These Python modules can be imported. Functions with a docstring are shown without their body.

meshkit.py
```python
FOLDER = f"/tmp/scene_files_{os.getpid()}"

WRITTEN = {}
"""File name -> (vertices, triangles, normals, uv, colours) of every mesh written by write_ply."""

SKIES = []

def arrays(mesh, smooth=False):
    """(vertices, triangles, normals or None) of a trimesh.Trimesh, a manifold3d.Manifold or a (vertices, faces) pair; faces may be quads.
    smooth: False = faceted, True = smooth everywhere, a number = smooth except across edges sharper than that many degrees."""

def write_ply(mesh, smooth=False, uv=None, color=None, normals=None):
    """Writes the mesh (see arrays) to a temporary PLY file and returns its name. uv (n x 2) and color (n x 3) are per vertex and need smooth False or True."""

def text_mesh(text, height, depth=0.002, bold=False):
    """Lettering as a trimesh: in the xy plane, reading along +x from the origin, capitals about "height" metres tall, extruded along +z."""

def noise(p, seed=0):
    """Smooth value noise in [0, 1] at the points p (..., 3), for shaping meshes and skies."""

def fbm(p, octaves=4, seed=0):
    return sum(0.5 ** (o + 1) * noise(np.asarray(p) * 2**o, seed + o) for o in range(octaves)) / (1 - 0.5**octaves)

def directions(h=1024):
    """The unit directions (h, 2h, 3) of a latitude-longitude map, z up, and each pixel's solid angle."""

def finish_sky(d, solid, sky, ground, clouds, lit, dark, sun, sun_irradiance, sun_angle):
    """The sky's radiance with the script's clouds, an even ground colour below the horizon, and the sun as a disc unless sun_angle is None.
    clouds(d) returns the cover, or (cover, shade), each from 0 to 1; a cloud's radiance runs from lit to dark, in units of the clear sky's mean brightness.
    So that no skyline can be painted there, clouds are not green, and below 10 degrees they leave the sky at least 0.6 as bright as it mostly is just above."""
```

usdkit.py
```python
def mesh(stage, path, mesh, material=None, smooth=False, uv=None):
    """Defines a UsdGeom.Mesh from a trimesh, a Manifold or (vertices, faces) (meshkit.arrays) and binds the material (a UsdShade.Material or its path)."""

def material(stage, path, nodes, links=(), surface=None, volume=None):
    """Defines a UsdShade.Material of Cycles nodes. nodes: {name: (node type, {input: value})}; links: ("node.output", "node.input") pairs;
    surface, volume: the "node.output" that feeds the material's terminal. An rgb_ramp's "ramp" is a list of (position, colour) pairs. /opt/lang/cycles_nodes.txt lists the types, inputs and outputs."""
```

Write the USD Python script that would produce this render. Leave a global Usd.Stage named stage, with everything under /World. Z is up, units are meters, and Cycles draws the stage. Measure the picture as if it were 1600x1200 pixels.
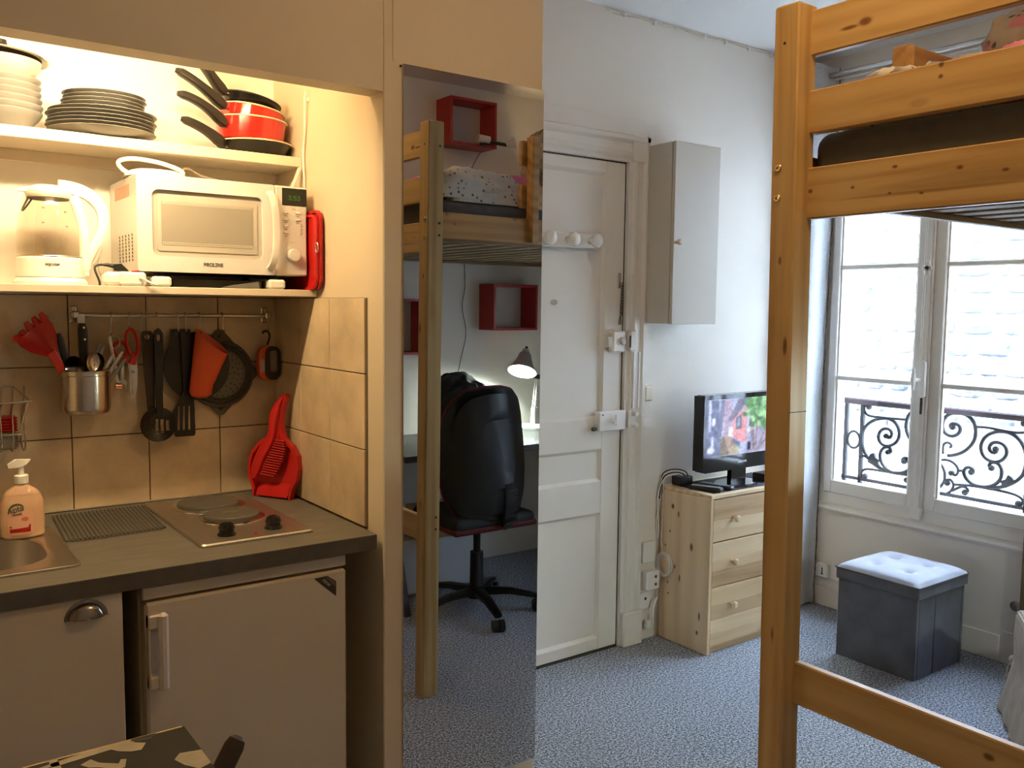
import math
import numpy as np
import trimesh
import manifold3d as m3
import shapely
from shapely.geometry import Polygon, Point, LineString, box as sbox
from shapely import affinity
import meshkit, usdkit
from pxr import Gf, Sdf, Usd, UsdGeom, UsdLux, UsdShade, Vt

stage = Usd.Stage.CreateInMemory()
UsdGeom.SetStageUpAxis(stage, UsdGeom.Tokens.z)
UsdGeom.SetStageMetersPerUnit(stage, 1.0)
UsdGeom.Xform.Define(stage, '/World')
UsdGeom.Scope.Define(stage, '/World/Looks')
rng = np.random.default_rng(7)

# ---------------------------------------------------------------- camera, sky, exposure
cam = UsdGeom.Camera.Define(stage, '/World/Camera')
R_ = (0.80956682, -0.58692159, 0.01116299)
U_ = (0.04162587, 0.07636388, 0.99621074)
F_ = (0.58555004, 0.80603449, -0.08625279)
cam.AddTransformOp().Set(Gf.Matrix4d(*R_, 0, *U_, 0, *[-a for a in F_], 0, 0, 0, 1.49, 1))
cam.CreateHorizontalApertureAttr(36.0)
cam.CreateVerticalApertureAttr(27.0)
cam.CreateFocalLengthAttr(36.0 * 1385 / 1600)
cam.CreateClippingRangeAttr(Gf.Vec2f(0.02, 200))
cam.CreateExposureAttr(4.0)

SKY = 0.92
sky = UsdLux.DomeLight.Define(stage, '/World/sky')
skm = usdkit.material(stage, '/World/Looks/overcast_sky', {
    'c': ('color', {'value': (0.60, 0.75, 1.0)}),
    'b': ('background_shader', {'strength': SKY})}, [('c.color', 'b.color')], surface='b.background')
sky.CreateColorAttr(Gf.Vec3f(0.60, 0.75, 1.0))
sky.CreateIntensityAttr(SKY)
TUBE_W = 16.5        # niche strip lamp
DESK_W = 75.0        # desk lamp bulb
CEIL_W = 2.5        # added unseen opal lamp, warm fill for the kitchen front
CLIP_W = 14.0        # clip spotlight on the bed shelf

# ---------------------------------------------------------------- materials
_mats = {}
def _new(name, nodes, links, surface):
    return usdkit.material(stage, '/World/Looks/' + name, nodes, links, surface=surface)

def pbr(name, col, rough=0.5, metal=0.0, var=0.0, vscale=8.0, stretch=(1, 1, 1), bump=0.0, bscale=60.0, col2=None, world=False, **kw):
    if name in _mats: return _mats[name]
    P = {'roughness': rough, 'metallic': metal}; P.update(kw)
    nodes, links = {'p': ('principled_bsdf', P)}, []
    if var or col2 is not None or bump:
        if world: nodes['t'] = ('geometry', {}); src = 't.position'
        else: nodes['t'] = ('texture_coordinate', {}); src = 't.object'
    if var or col2 is not None:
        c2 = col2 if col2 is not None else tuple(min(1, c * (1 - var)) for c in col)
        nodes['m'] = ('mapping', {'scale': stretch})
        nodes['n'] = ('noise_texture', {'scale': vscale, 'detail': 5.0, 'roughness': 0.6})
        nodes['r'] = ('rgb_ramp', {'ramp': [(0.3, c2), (0.7, col)]})
        links += [(src, 'm.vector'), ('m.vector', 'n.vector'), ('n.fac', 'r.fac'), ('r.color', 'p.base_color')]
    else: nodes['p'][1]['base_color'] = col
    if bump:
        nodes['bn'] = ('noise_texture', {'scale': bscale, 'detail': 3.0})
        nodes['b'] = ('bump', {'strength': bump, 'distance': 0.004})
        links += [(src, 'bn.vector'), ('bn.fac', 'b.height'), ('b.normal', 'p.normal')]
    _mats[name] = _new(name, nodes, links, 'p.BSDF')
    return _mats[name]

def emit(name, col, s):
    if name not in _mats:
        _mats[name] = _new(name, {'e': ('emission', {'color': col, 'strength': s})}, [], 'e.emission')
    return _mats[name]

def wood(name, light, dark, axis='z', scale=1.0, knots=(), rough=0.45, knotcol=(0.12, 0.045, 0.015), contrast=1.7):
    """Pine: long grain along an axis; knots = list of (centre, radii) in world coordinates."""
    if name in _mats: return _mats[name]
    s = {'x': (0.9, 14, 14), 'y': (14, 0.9, 14), 'z': (14, 14, 0.9)}[axis]
    nodes = {'t': ('geometry', {}), 'm': ('mapping', {'scale': tuple(k * scale for k in s)}),
             'n': ('noise_texture', {'scale': 1.6, 'detail': 4.0, 'roughness': 0.55, 'distortion': 0.7}),
             'w': ('wave_texture', {'wave_type': 'rings', 'rings_direction': {'x': 'x', 'y': 'y', 'z': 'z'}[axis], 'scale': 0.8, 'distortion': 5.0, 'detail': 2.0}),
             'x': ('mix_float', {'fac': 0.16}),
             'r': ('rgb_ramp', {'ramp': [(0.5 - 0.28 / contrast, dark), (0.5, tuple(0.35 * d + 0.65 * l for d, l in zip(dark, light))), (0.5 + 0.25 / contrast, light)]}),
             'p': ('principled_bsdf', {'roughness': rough})}
    links = [('t.position', 'm.vector'), ('m.vector', 'n.vector'), ('m.vector', 'w.vector'), ('n.fac', 'x.a'), ('w.fac', 'x.b'), ('x.result', 'r.fac')]
    last = 'r.color'
    for i, (c, rad, *st) in enumerate(knots):
        k_ = st[0] if st else 1.0
        nodes[f'km{i}'] = ('mapping', {'scale': tuple(1 / r for r in rad), 'location': tuple(-a / r for a, r in zip(c, rad))})
        nodes[f'kg{i}'] = ('gradient_texture', {'gradient_type': 'spherical'})
        nodes[f'kr{i}'] = ('rgb_ramp', {'ramp': [(0.0, (0, 0, 0)), (0.3, (.25 * k_,) * 3), (0.5, (.8 * k_,) * 3), (1.0, (.9 * k_,) * 3)]})
        nodes[f'kx{i}'] = ('mix', {'color2': knotcol})
        links += [('t.position', f'km{i}.vector'), (f'km{i}.vector', f'kg{i}.vector'), (f'kg{i}.fac', f'kr{i}.fac'), (f'kr{i}.color', f'kx{i}.fac'), (last, f'kx{i}.color1')]
        last = f'kx{i}.color'
    links.append((last, 'p.base_color'))
    _mats[name] = _new(name, nodes, links, 'p.BSDF')
    return _mats[name]

def pane(name, tint=(1, 1, 1), f0=0.04, f1=0.45, rough=0.0, gloss=(1, 1, 1)):
    if name not in _mats:
        _mats[name] = _new(name, {'l': ('layer_weight', {'blend': 0.5}), 'w': ('math', {'math_type': 'power', 'value2': 4.0}), 'r': ('map_range', {'to_min': f0, 'to_max': f1}),
                                  't': ('transparent_bsdf', {'color': tint}), 'g': ('glossy_bsdf', {'color': gloss, 'roughness': rough}), 'm': ('mix_closure', {})},
                           [('l.facing', 'w.value1'), ('w.value', 'r.value'), ('r.result', 'm.fac'), ('t.BSDF', 'm.closure1'), ('g.BSDF', 'm.closure2')], 'm.closure')
    return _mats[name]

# ---------------------------------------------------------------- mesh helpers (world metres)
cat_ = trimesh.util.concatenate
def tm(man):
    m = man.to_mesh(); return trimesh.Trimesh(m.vert_properties[:, :3], m.tri_verts, process=False)
def hull(pts): return tm(m3.Manifold.hull_points(np.asarray(pts, float)))
def bx(x0, x1, y0, y1, z0, z1, b=0.0):
    x0, x1 = sorted((x0, x1)); y0, y1 = sorted((y0, y1)); z0, z1 = sorted((z0, z1))
    if b <= 0:
        m = trimesh.creation.box((x1 - x0, y1 - y0, z1 - z0)); m.apply_translation(((x0 + x1) / 2, (y0 + y1) / 2, (z0 + z1) / 2)); return m
    b = min(b, (x1 - x0) * .45, (y1 - y0) * .45, (z1 - z0) * .45)
    P = []
    for X, sx in ((x0, 1), (x1, -1)):
        for Y, sy in ((y0, 1), (y1, -1)):
            for Z, sz in ((z0, 1), (z1, -1)):
                P += [(X, Y + sy * b, Z + sz * b), (X + sx * b, Y, Z + sz * b), (X + sx * b, Y + sy * b, Z)]
    return hull(P)
def frame_of(d):
    d = np.asarray(d, float); d = d / np.linalg.norm(d)
    a = np.array([0, 0, 1.]) if abs(d[2]) < .9 else np.array([1., 0, 0])
    u = np.cross(a, d); u /= np.linalg.norm(u); return u, np.cross(d, u), d
def ring(c, r, n, u, v, ph=0.0):
    t = np.arange(n) / n * 2 * np.pi + ph
    return np.asarray(c) + np.outer(np.cos(t) * r, u) + np.outer(np.sin(t) * r, v)
def loft(rings, cap=(True, True), closed=False):
    n = len(rings[0]); k = len(rings)
    V = np.vstack(rings); F = []
    i = np.arange(n); j = (i + 1) % n
    for a in range(k if closed else k - 1):
        p, q = a * n, ((a + 1) % k) * n
        F += [np.stack([p + i, p + j, q + j], 1), np.stack([p + i, q + j, q + i], 1)]
    F = list(F); extra = []
    if not closed:
        if cap[0]:
            extra.append(rings[0].mean(0)); c = len(V); F.append(np.stack([np.full(n, c), j, i], 1))
        if cap[1]:
            c = len(V) + len(extra); extra.append(rings[-1].mean(0)); F.append(np.stack([np.full(n, c), (k - 1) * n + i, (k - 1) * n + j], 1))
    if extra: V = np.vstack([V, np.array(extra)])
    m = trimesh.Trimesh(V, np.vstack(F), process=False)
    return m
def fix(m):
    if m.is_watertight and m.volume < 0: m.invert()
    return m
def cyl(p0, p1, r0, r1=None, n=16):
    r1 = r0 if r1 is None else r1
    u, v, d = frame_of(np.subtract(p1, p0))
    return loft([ring(p0, r0, n, u, v), ring(p1, r1, n, u, v)])
def tube(pts, r, n=8, closed=False):
    P = np.asarray(pts, float); k = len(P); R = np.full(k, r, float) if np.ndim(r) == 0 else np.asarray(r, float)
    T = np.gradient(P, axis=0) if not closed else np.roll(P, -1, 0) - np.roll(P, 1, 0)
    T /= np.maximum(np.linalg.norm(T, axis=1, keepdims=True), 1e-12)
    u, v, _ = frame_of(T[0]); rings = []
    for i in range(k):
        u = u - T[i] * (u @ T[i]); u /= np.linalg.norm(u); v = np.cross(T[i], u)
        rings.append(ring(P[i], R[i], n, u, v))
    return loft(rings, closed=closed)
def flat_tube(pts, w, t, up, n=10):
    """Sweeps an ellipse-like section (half width w along 'side', half thickness t along up)."""
    P = np.asarray(pts, float); k = len(P)
    W = np.full(k, w, float) if np.ndim(w) == 0 else np.asarray(w, float); H = np.full(k, t, float) if np.ndim(t) == 0 else np.asarray(t, float)
    T = np.gradient(P, axis=0); T /= np.linalg.norm(T, axis=1, keepdims=True); up = np.asarray(up, float); rings = []
    a = np.arange(n) / n * 2 * np.pi; ca = np.sign(np.cos(a)) * np.abs(np.cos(a)) ** .6; sa = np.sign(np.sin(a)) * np.abs(np.sin(a)) ** .6
    for i in range(k):
        s = np.cross(T[i], up); s /= np.linalg.norm(s); q = np.cross(s, T[i])
        rings.append(P[i] + np.outer(ca * W[i], s) + np.outer(sa * H[i], q))
    return loft(rings)
def spline(pts, n=24):
    from scipy.interpolate import CubicSpline
    P = np.asarray(pts, float); t = np.r_[0, np.cumsum(np.linalg.norm(np.diff(P, axis=0), axis=1))]
    return CubicSpline(t, P)(np.linspace(0, t[-1], n))
def lathe(prof, c=(0, 0, 0), n=40, axis=None):
    rings = []
    for r, z in prof: rings.append(ring((0, 0, z), max(r, 1e-5), n, (1, 0, 0), (0, 1, 0)))
    m = loft(rings, cap=(True, True))
    if axis is not None:
        u, v, d = frame_of(axis); M = np.eye(4); M[:3, 0], M[:3, 1], M[:3, 2] = u, v, d; m.apply_transform(M)
    m.apply_translation(c); return m
def sphere(c, r, s=2, sc=(1, 1, 1)):
    m = trimesh.creation.icosphere(subdivisions=s, radius=r); m.apply_scale(sc) if np.ndim(sc) == 0 else m.apply_transform(np.diag([*sc, 1.0])); m.apply_translation(c); return m
def prism(poly, depth):
    g = getattr(poly, 'geoms', [poly])
    return cat_([trimesh.creation.extrude_polygon(p, depth, engine='earcut') for p in g])
def place(m, o, ex, ey, ez):
    """Local xyz axes -> world directions."""
    m = m.copy(); M = np.eye(4); M[:3, 0], M[:3, 1], M[:3, 2], M[:3, 3] = ex, ey, ez, o; m.apply_transform(M)
    if np.linalg.det(M[:3, :3]) < 0: m.invert()
    return m
def plate_y(poly, y0, y1):   # polygon in (x, z), from y0 (front) to y1 (back)
    return place(prism(poly, abs(y1 - y0)), (0, max(y0, y1), 0), (1, 0, 0), (0, 0, 1), (0, -1, 0))
def plate_x(poly, x0, x1):   # polygon in (y, z)
    return place(prism(poly, abs(x1 - x0)), (min(x0, x1), 0, 0), (0, 1, 0), (0, 0, 1), (1, 0, 0))
def plate_z(poly, z0, z1):
    return place(prism(poly, abs(z1 - z0)), (0, 0, min(z0, z1)), (1, 0, 0), (0, 1, 0), (0, 0, 1))
def rrect(x0, y0, x1, y1, r, n=6):
    return sbox(x0 + r, y0 + r, x1 - r, y1 - r).buffer(r, quad_segs=n)
def rot(m, ang, axis, c):
    m = m.copy(); m.apply_transform(trimesh.transformations.rotation_matrix(math.radians(ang), axis, c)); return m
def text_y(s, h, x, y, z, depth=0.0006, center=True, bold=False):
    """Lettering standing in the plane y, read from -y."""
    m = meshkit.text_mesh(s, h, depth, bold); w = m.bounds[1][0]
    return place(m, (x - (w / 2 if center else 0), y, z), (1, 0, 0), (0, 0, 1), (0, -1, 0))

# ---------------------------------------------------------------- scene helpers
_used = {}
def numbered(parent, name):
    k = (parent, name); i = _used.get(k, 0); _used[k] = i + 1
    return f'{parent}/{name}' + (f'_{i:03d}' if i else '')
def tagp(prim, label=None, cat=None, group=None, kind=None):
    for k, v in (('label', label), ('category', cat), ('group', group), ('kind', kind)):
        if v: prim.SetCustomDataByKey(k, v)
class Thing:
    def __init__(s, name, label=None, cat=None, loc=(0, 0, 0), group=None, kind=None, parent='/World'):
        s.loc = np.asarray(loc, float); s.path = numbered(parent, name); s.name = name
        x = UsdGeom.Xform.Define(stage, s.path); x.AddTranslateOp().Set(Gf.Vec3d(*map(float, s.loc)))
        s.prim = x.GetPrim(); tagp(s.prim, label, cat, group, kind)
    def add(s, name, mesh, mat, label=None, smooth=30, under=None, kind=None, uv=None):
        """mesh in world coordinates; 'under' = path of a part (then this is its sub-part)"""
        m = mesh.copy(); m.apply_translation(-s.loc); fix(m)
        p = numbered(under or s.path, name)
        g = usdkit.mesh(stage, p, m, mat, smooth=smooth); tagp(g.GetPrim(), label, kind=kind)
        return p
def single(name, mesh, mat, label=None, cat=None, group=None, kind=None, smooth=30, loc=None):
    """A thing that is one mesh."""
    m = mesh.copy(); fix(m)
    loc = np.array([*m.bounds.mean(0)[:2], m.bounds[0][2]]) if loc is None else np.asarray(loc, float)
    if kind == 'structure': loc = np.zeros(3)
    m.apply_translation(-loc); p = numbered('/World', name)
    g = usdkit.mesh(stage, p, m, mat, smooth=smooth)
    if np.any(loc): UsdGeom.Xformable(g).AddTranslateOp().Set(Gf.Vec3d(*map(float, loc)))
    tagp(g.GetPrim(), label, cat, group, kind); return p
def struct(name, mesh, mat, label=None, smooth=30): return single(name, mesh, mat, label, None, None, 'structure', smooth)
def dup(src, loc, rotz=0.0, label=None, cat=None, group=None, tilt=None):
    x = UsdGeom.Xform.Define(stage, numbered('/World', src.name)); x.AddTranslateOp().Set(Gf.Vec3d(*map(float, loc)))
    if rotz or tilt: x.AddRotateXYZOp().Set(Gf.Vec3f(*(tilt or (0, 0)), rotz))
    p = x.GetPrim(); p.GetReferences().AddInternalReference(src.prim.GetPath()); p.SetInstanceable(True)
    was = src.prim.GetCustomData(); tagp(p, label or was.get('label'), cat or was.get('category'), group or was.get('group'))
    return p
# ---------------------------------------------------------------- materials of the setting
PAINT = pbr('white_wall_paint', (0.80, 0.75, 0.68), 0.75, bump=0.12, bscale=35, world=True, var=0.05, vscale=1.5)
PAINTK = pbr('warm_lit_kitchen_paint', (0.68, 0.575, 0.42), 0.6, bump=0.08, bscale=40, world=True, var=0.04, vscale=1.5)  # warm light on the kitchen front is mixed into this cream tone
CEIL = pbr('white_ceiling_paint', (0.82, 0.80, 0.77), 0.8, bump=0.06, bscale=25, world=True)
GLOSSW = pbr('white_gloss_paint', (0.78, 0.74, 0.68), 0.35, bump=0.05, bscale=20, world=True, var=0.04, vscale=3)
NICHE = pbr('white_niche_paint', (0.82, 0.79, 0.74), 0.5)
CARPET = _new('speckled_grey_carpet', {
    't': ('geometry', {}), 'n': ('noise_texture', {'scale': 118.0, 'detail': 2.0, 'roughness': 0.75}), 'n2': ('noise_texture', {'scale': 260.0, 'detail': 1.0}),
    'a': ('mix_float', {'fac': 0.45}),
    'r': ('rgb_ramp', {'ramp': [(0.44, (0.06, 0.068, 0.083)), (0.5, (0.225, 0.245, 0.285)), (0.56, (0.54, 0.58, 0.66))]}),
    'b': ('bump', {'strength': 0.5, 'distance': 0.004}), 'p': ('principled_bsdf', {'roughness': 0.95, 'sheen_weight': 0.15, 'specular_ior_level': 0.1})},
    [('t.position', 'n.vector'), ('t.position', 'n2.vector'), ('n.fac', 'a.a'), ('n2.fac', 'a.b'), ('a.result', 'r.fac'), ('r.color', 'p.base_color'), ('a.result', 'b.height'), ('b.normal', 'p.normal')], 'p.BSDF')

ZC, YW, YK, XW, YF, XL = 2.714, 2.80, 2.053, 3.87, -0.18, -0.9
struct('floor', bx(XL, XW, YF, YW + .125, -0.05, 0), CARPET)
struct('ceiling', bx(XL - .1, XW + .15, YF - .1, YW + .1, ZC, ZC + .1), CEIL)
# back wall with the door opening
struct('wall_back', cat_([bx(XL, 1.872, YW, YW + .12, 0, ZC), bx(2.624, XW, YW, YW + .12, 0, ZC), bx(1.872, 2.624, YW, YW + .12, 2.104, ZC)]), PAINT)
# right wall with the window opening
WY0, WY1, WZ0, WZ1 = 1.605, 2.645, 0.578, 2.30
struct('wall_right', cat_([bx(XW, XW + .15, YF - .1, WY0, -.05, ZC), bx(XW, XW + .15, WY1, YW + .1, -.05, ZC), bx(XW, XW + .15, WY0, WY1, -.05, WZ0), bx(XW, XW + .15, WY0, WY1, WZ1, ZC)]), PAINT)
struct('wall_outside', cat_([bx(XW + .15, XW + .36, -2, 1.55, -1.3, 3.2), bx(XW + .15, XW + .36, 2.71, 5, -1.3, 3.2), bx(XW + .15, XW + .36, 1.55, 2.71, -1.3, .555), bx(XW + .15, XW + .36, 1.55, 2.71, 2.34, 3.2)]), pbr('outer_render', (.60, .59, .57), .85))
struct('wall_front', bx(XL - .1, XW, YF - .1, YF, -.05, ZC), PAINT)
struct('wall_left', bx(XL - .1, XL, YF, YW + .1, -.05, ZC), pbr('ochre_bounce_paint', (.42, .30, .18), .7))  # unseen wall, made ochre to cut the blue in bounced light
# kitchen partition: pillar block behind the mirror, lip over the niche, side blocks
NX0, NX1, NT = -0.45, 1.079, 2.40
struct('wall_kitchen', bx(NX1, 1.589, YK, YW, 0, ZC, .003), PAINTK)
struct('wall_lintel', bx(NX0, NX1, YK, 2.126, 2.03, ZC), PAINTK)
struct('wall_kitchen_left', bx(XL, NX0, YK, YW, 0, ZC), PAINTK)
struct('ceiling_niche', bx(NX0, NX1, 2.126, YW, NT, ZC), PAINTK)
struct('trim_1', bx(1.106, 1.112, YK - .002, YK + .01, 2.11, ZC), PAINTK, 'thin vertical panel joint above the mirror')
# skirting, sill mouldings, door casing
struct('baseboard_right', cat_([bx(XW - .008, XW, 1.75, 2.19, 0.0, 0.115, .003), bx(XW - .008, XW, YF, 1.74, 0.0, 0.14, .003), bx(XW - .008, XW, 2.2, YW, 0, .10, .003)]), PAINT)
mould = Polygon([(0, .49), (-.018, .495), (-.026, .506), (-.022, .52), (-.012, .527), (0, .53)])
m_ = prism(mould, 1.10); struct('trim_2', place(m_, (XW, 2.665, 0), (1, 0, 0), (0, 0, 1), (0, -1, 0)), GLOSSW, 'rounded sill moulding below the window')
def casing(poly2d, *a): return a
prof = [(0, 0), (0, -.012), (.012, -.014), (.02, -.024), (.034, -.026), (.05, -.018), (.07, -.018), (.082, -.03), (.1, -.03), (.105, -.02), (.105, 0)]
def casing_v(x0, z0, z1):
    return place(prism(Polygon(prof), z1 - z0), (x0, YW, z0), (1, 0, 0), (0, 1, 0), (0, 0, 1))
def casing_h(x0, x1, z0):
    return place(prism(Polygon([(a, b) for a, b in prof]), x1 - x0), (x0, YW, z0), (0, 0, 1), (0, 1, 0), (1, 0, 0))
struct('trim_3', cat_([casing_v(2.63, 0, 2.215), casing_h(1.77, 2.735, 2.11), bx(1.76, 2.74, YW - .012, YW, 2.215, 2.285, .003), bx(2.632, 2.7365, YW - .0265, YW, 2.108, 2.2155, .002), bx(2.628, 2.745, YW - .036, YW, 0, .155, .006),
    place(casing_v(0, 0, 2.215), (1.866, YW * 2, 0), (-1, 0, 0), (0, -1, 0), (0, 0, 1)) if False else bx(1.765, 1.866, YW - .025, YW, 0, 2.215, .006)]), GLOSSW, 'moulded white door casing with plinth block')
# ---------------------------------------------------------------- door
d = Thing('door_1', 'white panelled front door with locks, coat rack and peephole', kind='structure')
DX0, DX1, DY = 1.878, 2.617, YW + .003
xs0, xs1 = 1.975, 2.512
rails = [(.012, .062), (.615, .754), (.892, 1.025), (2.05, 2.098)]
d.add('door_frame', cat_([bx(DX0, xs0, DY, DY + .035, .012, 2.098, .002), bx(xs1, DX1, DY, DY + .035, .012, 2.098, .002)] + [bx(xs0, xs1, DY, DY + .035, a, b, .002) for a, b in rails]), GLOSSW)
for a, b in ((.062, .615), (.754, .892), (1.025, 2.05)):
    d.add('door_panel', cat_([bx(xs0, xs1, DY + .014, DY + .026, a, b)] + [hull([(x0, DY + .001, z0) for x0, z0 in e[:2]] + [(x0, DY + .014, z0) for x0, z0 in e[2:]] + [(x0, DY + .014, z0) for x0, z0 in e[:2]])
        for e in ([(xs0, a), (xs1, a), (xs0 + .01, a + .012), (xs1 - .01, a + .012)], [(xs0, b), (xs1, b), (xs0 + .01, b - .012), (xs1 - .01, b - .012)],
                  [(xs1, a), (xs1, b), (xs1 - .012, a + .01), (xs1 - .012, b - .01)])]), GLOSSW)
struct('wall_leak_block', bx(1.80, 2.70, YW + .121, YW + .16, -.05, 2.2), PAINT)  # unseen slab added behind the door to block a light leak
DARK = pbr('dark_gap', (0.05, 0.045, 0.04), .8)
d.add('threshold', bx(DX0, DX1, YW + .002, YW + .05, 0, .010), DARK)
d.add('gap_shade_strip', bx(DX1 + .0005, 2.6235, YW + .006, YW + .03, 0, 2.104), DARK); d.add('gap_shade_strip', bx(1.866, 2.6235, YW + .006, YW + .03, 2.0985, 2.1045), DARK)  # dark strips painted in for the shade between door and casing
d.add('door_jamb', cat_([bx(2.6235, 2.634, YW - .012, YW + .04, 0, 2.104), bx(1.866, 2.634, YW - .012, YW + .04, 2.1045, 2.114)]), GLOSSW)
WPL = pbr('white_plastic', (0.82, 0.80, 0.76), .35)
CHROME = pbr('chrome', (0.75, 0.73, 0.70), .18, 1.0)
BRASS = pbr('aged_brass', (0.62, 0.48, 0.25), .3, 1.0)
BLACKP = pbr('black_plastic', (0.012, 0.012, 0.013), .38)
def slot_screw(c, r, ax): return cyl(c, np.add(c, np.multiply(ax, .003)), r, r * .8, 12)
d.add('door_viewer', lathe([(.0, 0), (.010, 0), (.012, .012), (.009, .022), (0, .022)], (2.232, DY, 1.512), 20, (0, -1, 0)), CHROME, 'round door viewer')
p = d.add('door_lock', bx(2.468, 2.622, DY - .032, DY, .972, 1.055, .004), WPL, 'white rim lock box with thumb turn')
d.add('thumb_turn', cat_([cyl((2.548, DY - .032, 1.018), (2.548, DY - .046, 1.018), .012), bx(2.541, 2.555, DY - .056, DY - .04, .994, 1.042, .005)]), WPL, under=p)
d.add('lock_lever', cat_([cyl((2.452, DY - .014, .985), (2.452, DY - .03, .985), .007), sphere((2.44, DY - .03, .985), .009, 1, (1.5, 1, 1))]), DARK, under=p)
d.add('lock_screw', slot_screw((2.487, DY - .032, 1.042), .003, (0, -1, 0)), DARK, under=p)
p = d.add('top_lock', bx(2.535, 2.606, DY - .035, DY, 1.305, 1.395, .006), WPL, 'white upper security lock')
d.add('lock_cylinder', lathe([(0, 0), (.017, 0), (.017, .008), (.013, .012), (0, .012)], (2.585, DY - .035, 1.352), 20, (0, -1, 0)), CHROME, under=p)
d.add('lock_plate', bx(2.512, 2.537, DY - .03, DY - .002, 1.325, 1.372, .003), CHROME, under=p)
# ---------------------------------------------------------------- window
w = Thing('window_1', 'white painted casement window with two sashes of three panes', kind='structure')
FX = XW - .004
w.add('window_frame', cat_([bx(FX, FX + .06, 2.635, WY1, WZ0, WZ1), bx(FX, FX + .06, WY0, 1.615, WZ0, WZ1), bx(FX, FX + .06, WY0, WY1, WZ0 - .0, .584), bx(FX, FX + .06, WY0, WY1, 2.29, WZ1)]), GLOSSW)
GLASS = pane('window_glass', (0.97, 0.985, 0.98), .03, .35)
def sash(y0, y1, gy0, gy1):
    X0, X1 = FX - .012, FX + .036
    p = w.add('sash', cat_([bx(X0, X1, y0, gy0, .588, 2.286, .004), bx(X0, X1, gy1, y1, .588, 2.286, .004), bx(X0, X1, gy0, gy1, .588, .652, .004), bx(X0, X1, gy0, gy1, 2.225, 2.286, .004),
        bx(X0 + .006, X1, gy0, gy1, 1.151, 1.175, .005), bx(X0 + .006, X1, gy0, gy1, 1.689, 1.713, .005)]), GLOSSW)
    for z0, z1 in ((.652, 1.151), (1.175, 1.689), (1.713, 2.225)):
        w.add('glazing_bead', cat_([bx(X0 + .012, X0 + .03, gy0, gy0 + .008, z0, z1), bx(X0 + .012, X0 + .03, gy1 - .008, gy1, z0, z1)]), GLOSSW, under=p)
        w.add('pane', bx(X0 + .022, X0 + .025, gy0 - .003, gy1 + .003, z0 - .003, z1 + .003), GLASS, under=p, smooth=False)
sash(2.128, 2.634, 2.195, 2.592)
sash(1.616, 2.122, 1.662, 2.062)
X0 = FX - .012
p = w.add('espagnolette', cat_([bx(X0 - .012, X0, 2.112, 2.160, .588, 2.286, .004), bx(X0 - .02, X0 - .012, 2.123, 2.146, .588, 2.286, .003)]), GLOSSW)
w.add('window_handle', cat_([hull(np.vstack([np.c_[np.full(12, x), 2.134 + .014 * np.cos(np.arange(12) / 12 * 6.283) * s, z + .012 * np.sin(np.arange(12) / 12 * 6.283)] for z in (1.115, 1.26) for x, s in ((X0 - .02, 1.3), (X0 - .03, 1))])),
    cyl((X0 - .03, 2.14, 1.185), (X0 - .062, 2.146, 1.185), .008), hull(np.vstack([ring((X0 - .066, 2.152, z), r, 10, (1, 0, 0), (0, 1, 0)) for z, r in ((1.14, .006), (1.185, .012), (1.235, .006))]))]), WPL, under=p)
cross = [bx(X0 - .03, X0 - .02, 2.134 - a, 2.134 + a, 1.685 - b, 1.685 + b, .004) for a, b in ((.022, .012), (.012, .034))]
w.add('rod_guide', cat_(cross), GLOSSW, under=p)
w.add('rod_keeper', bx(X0 - .028, X0, 2.112, 2.158, .545, .600, .005), GLOSSW, under=p)
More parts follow.
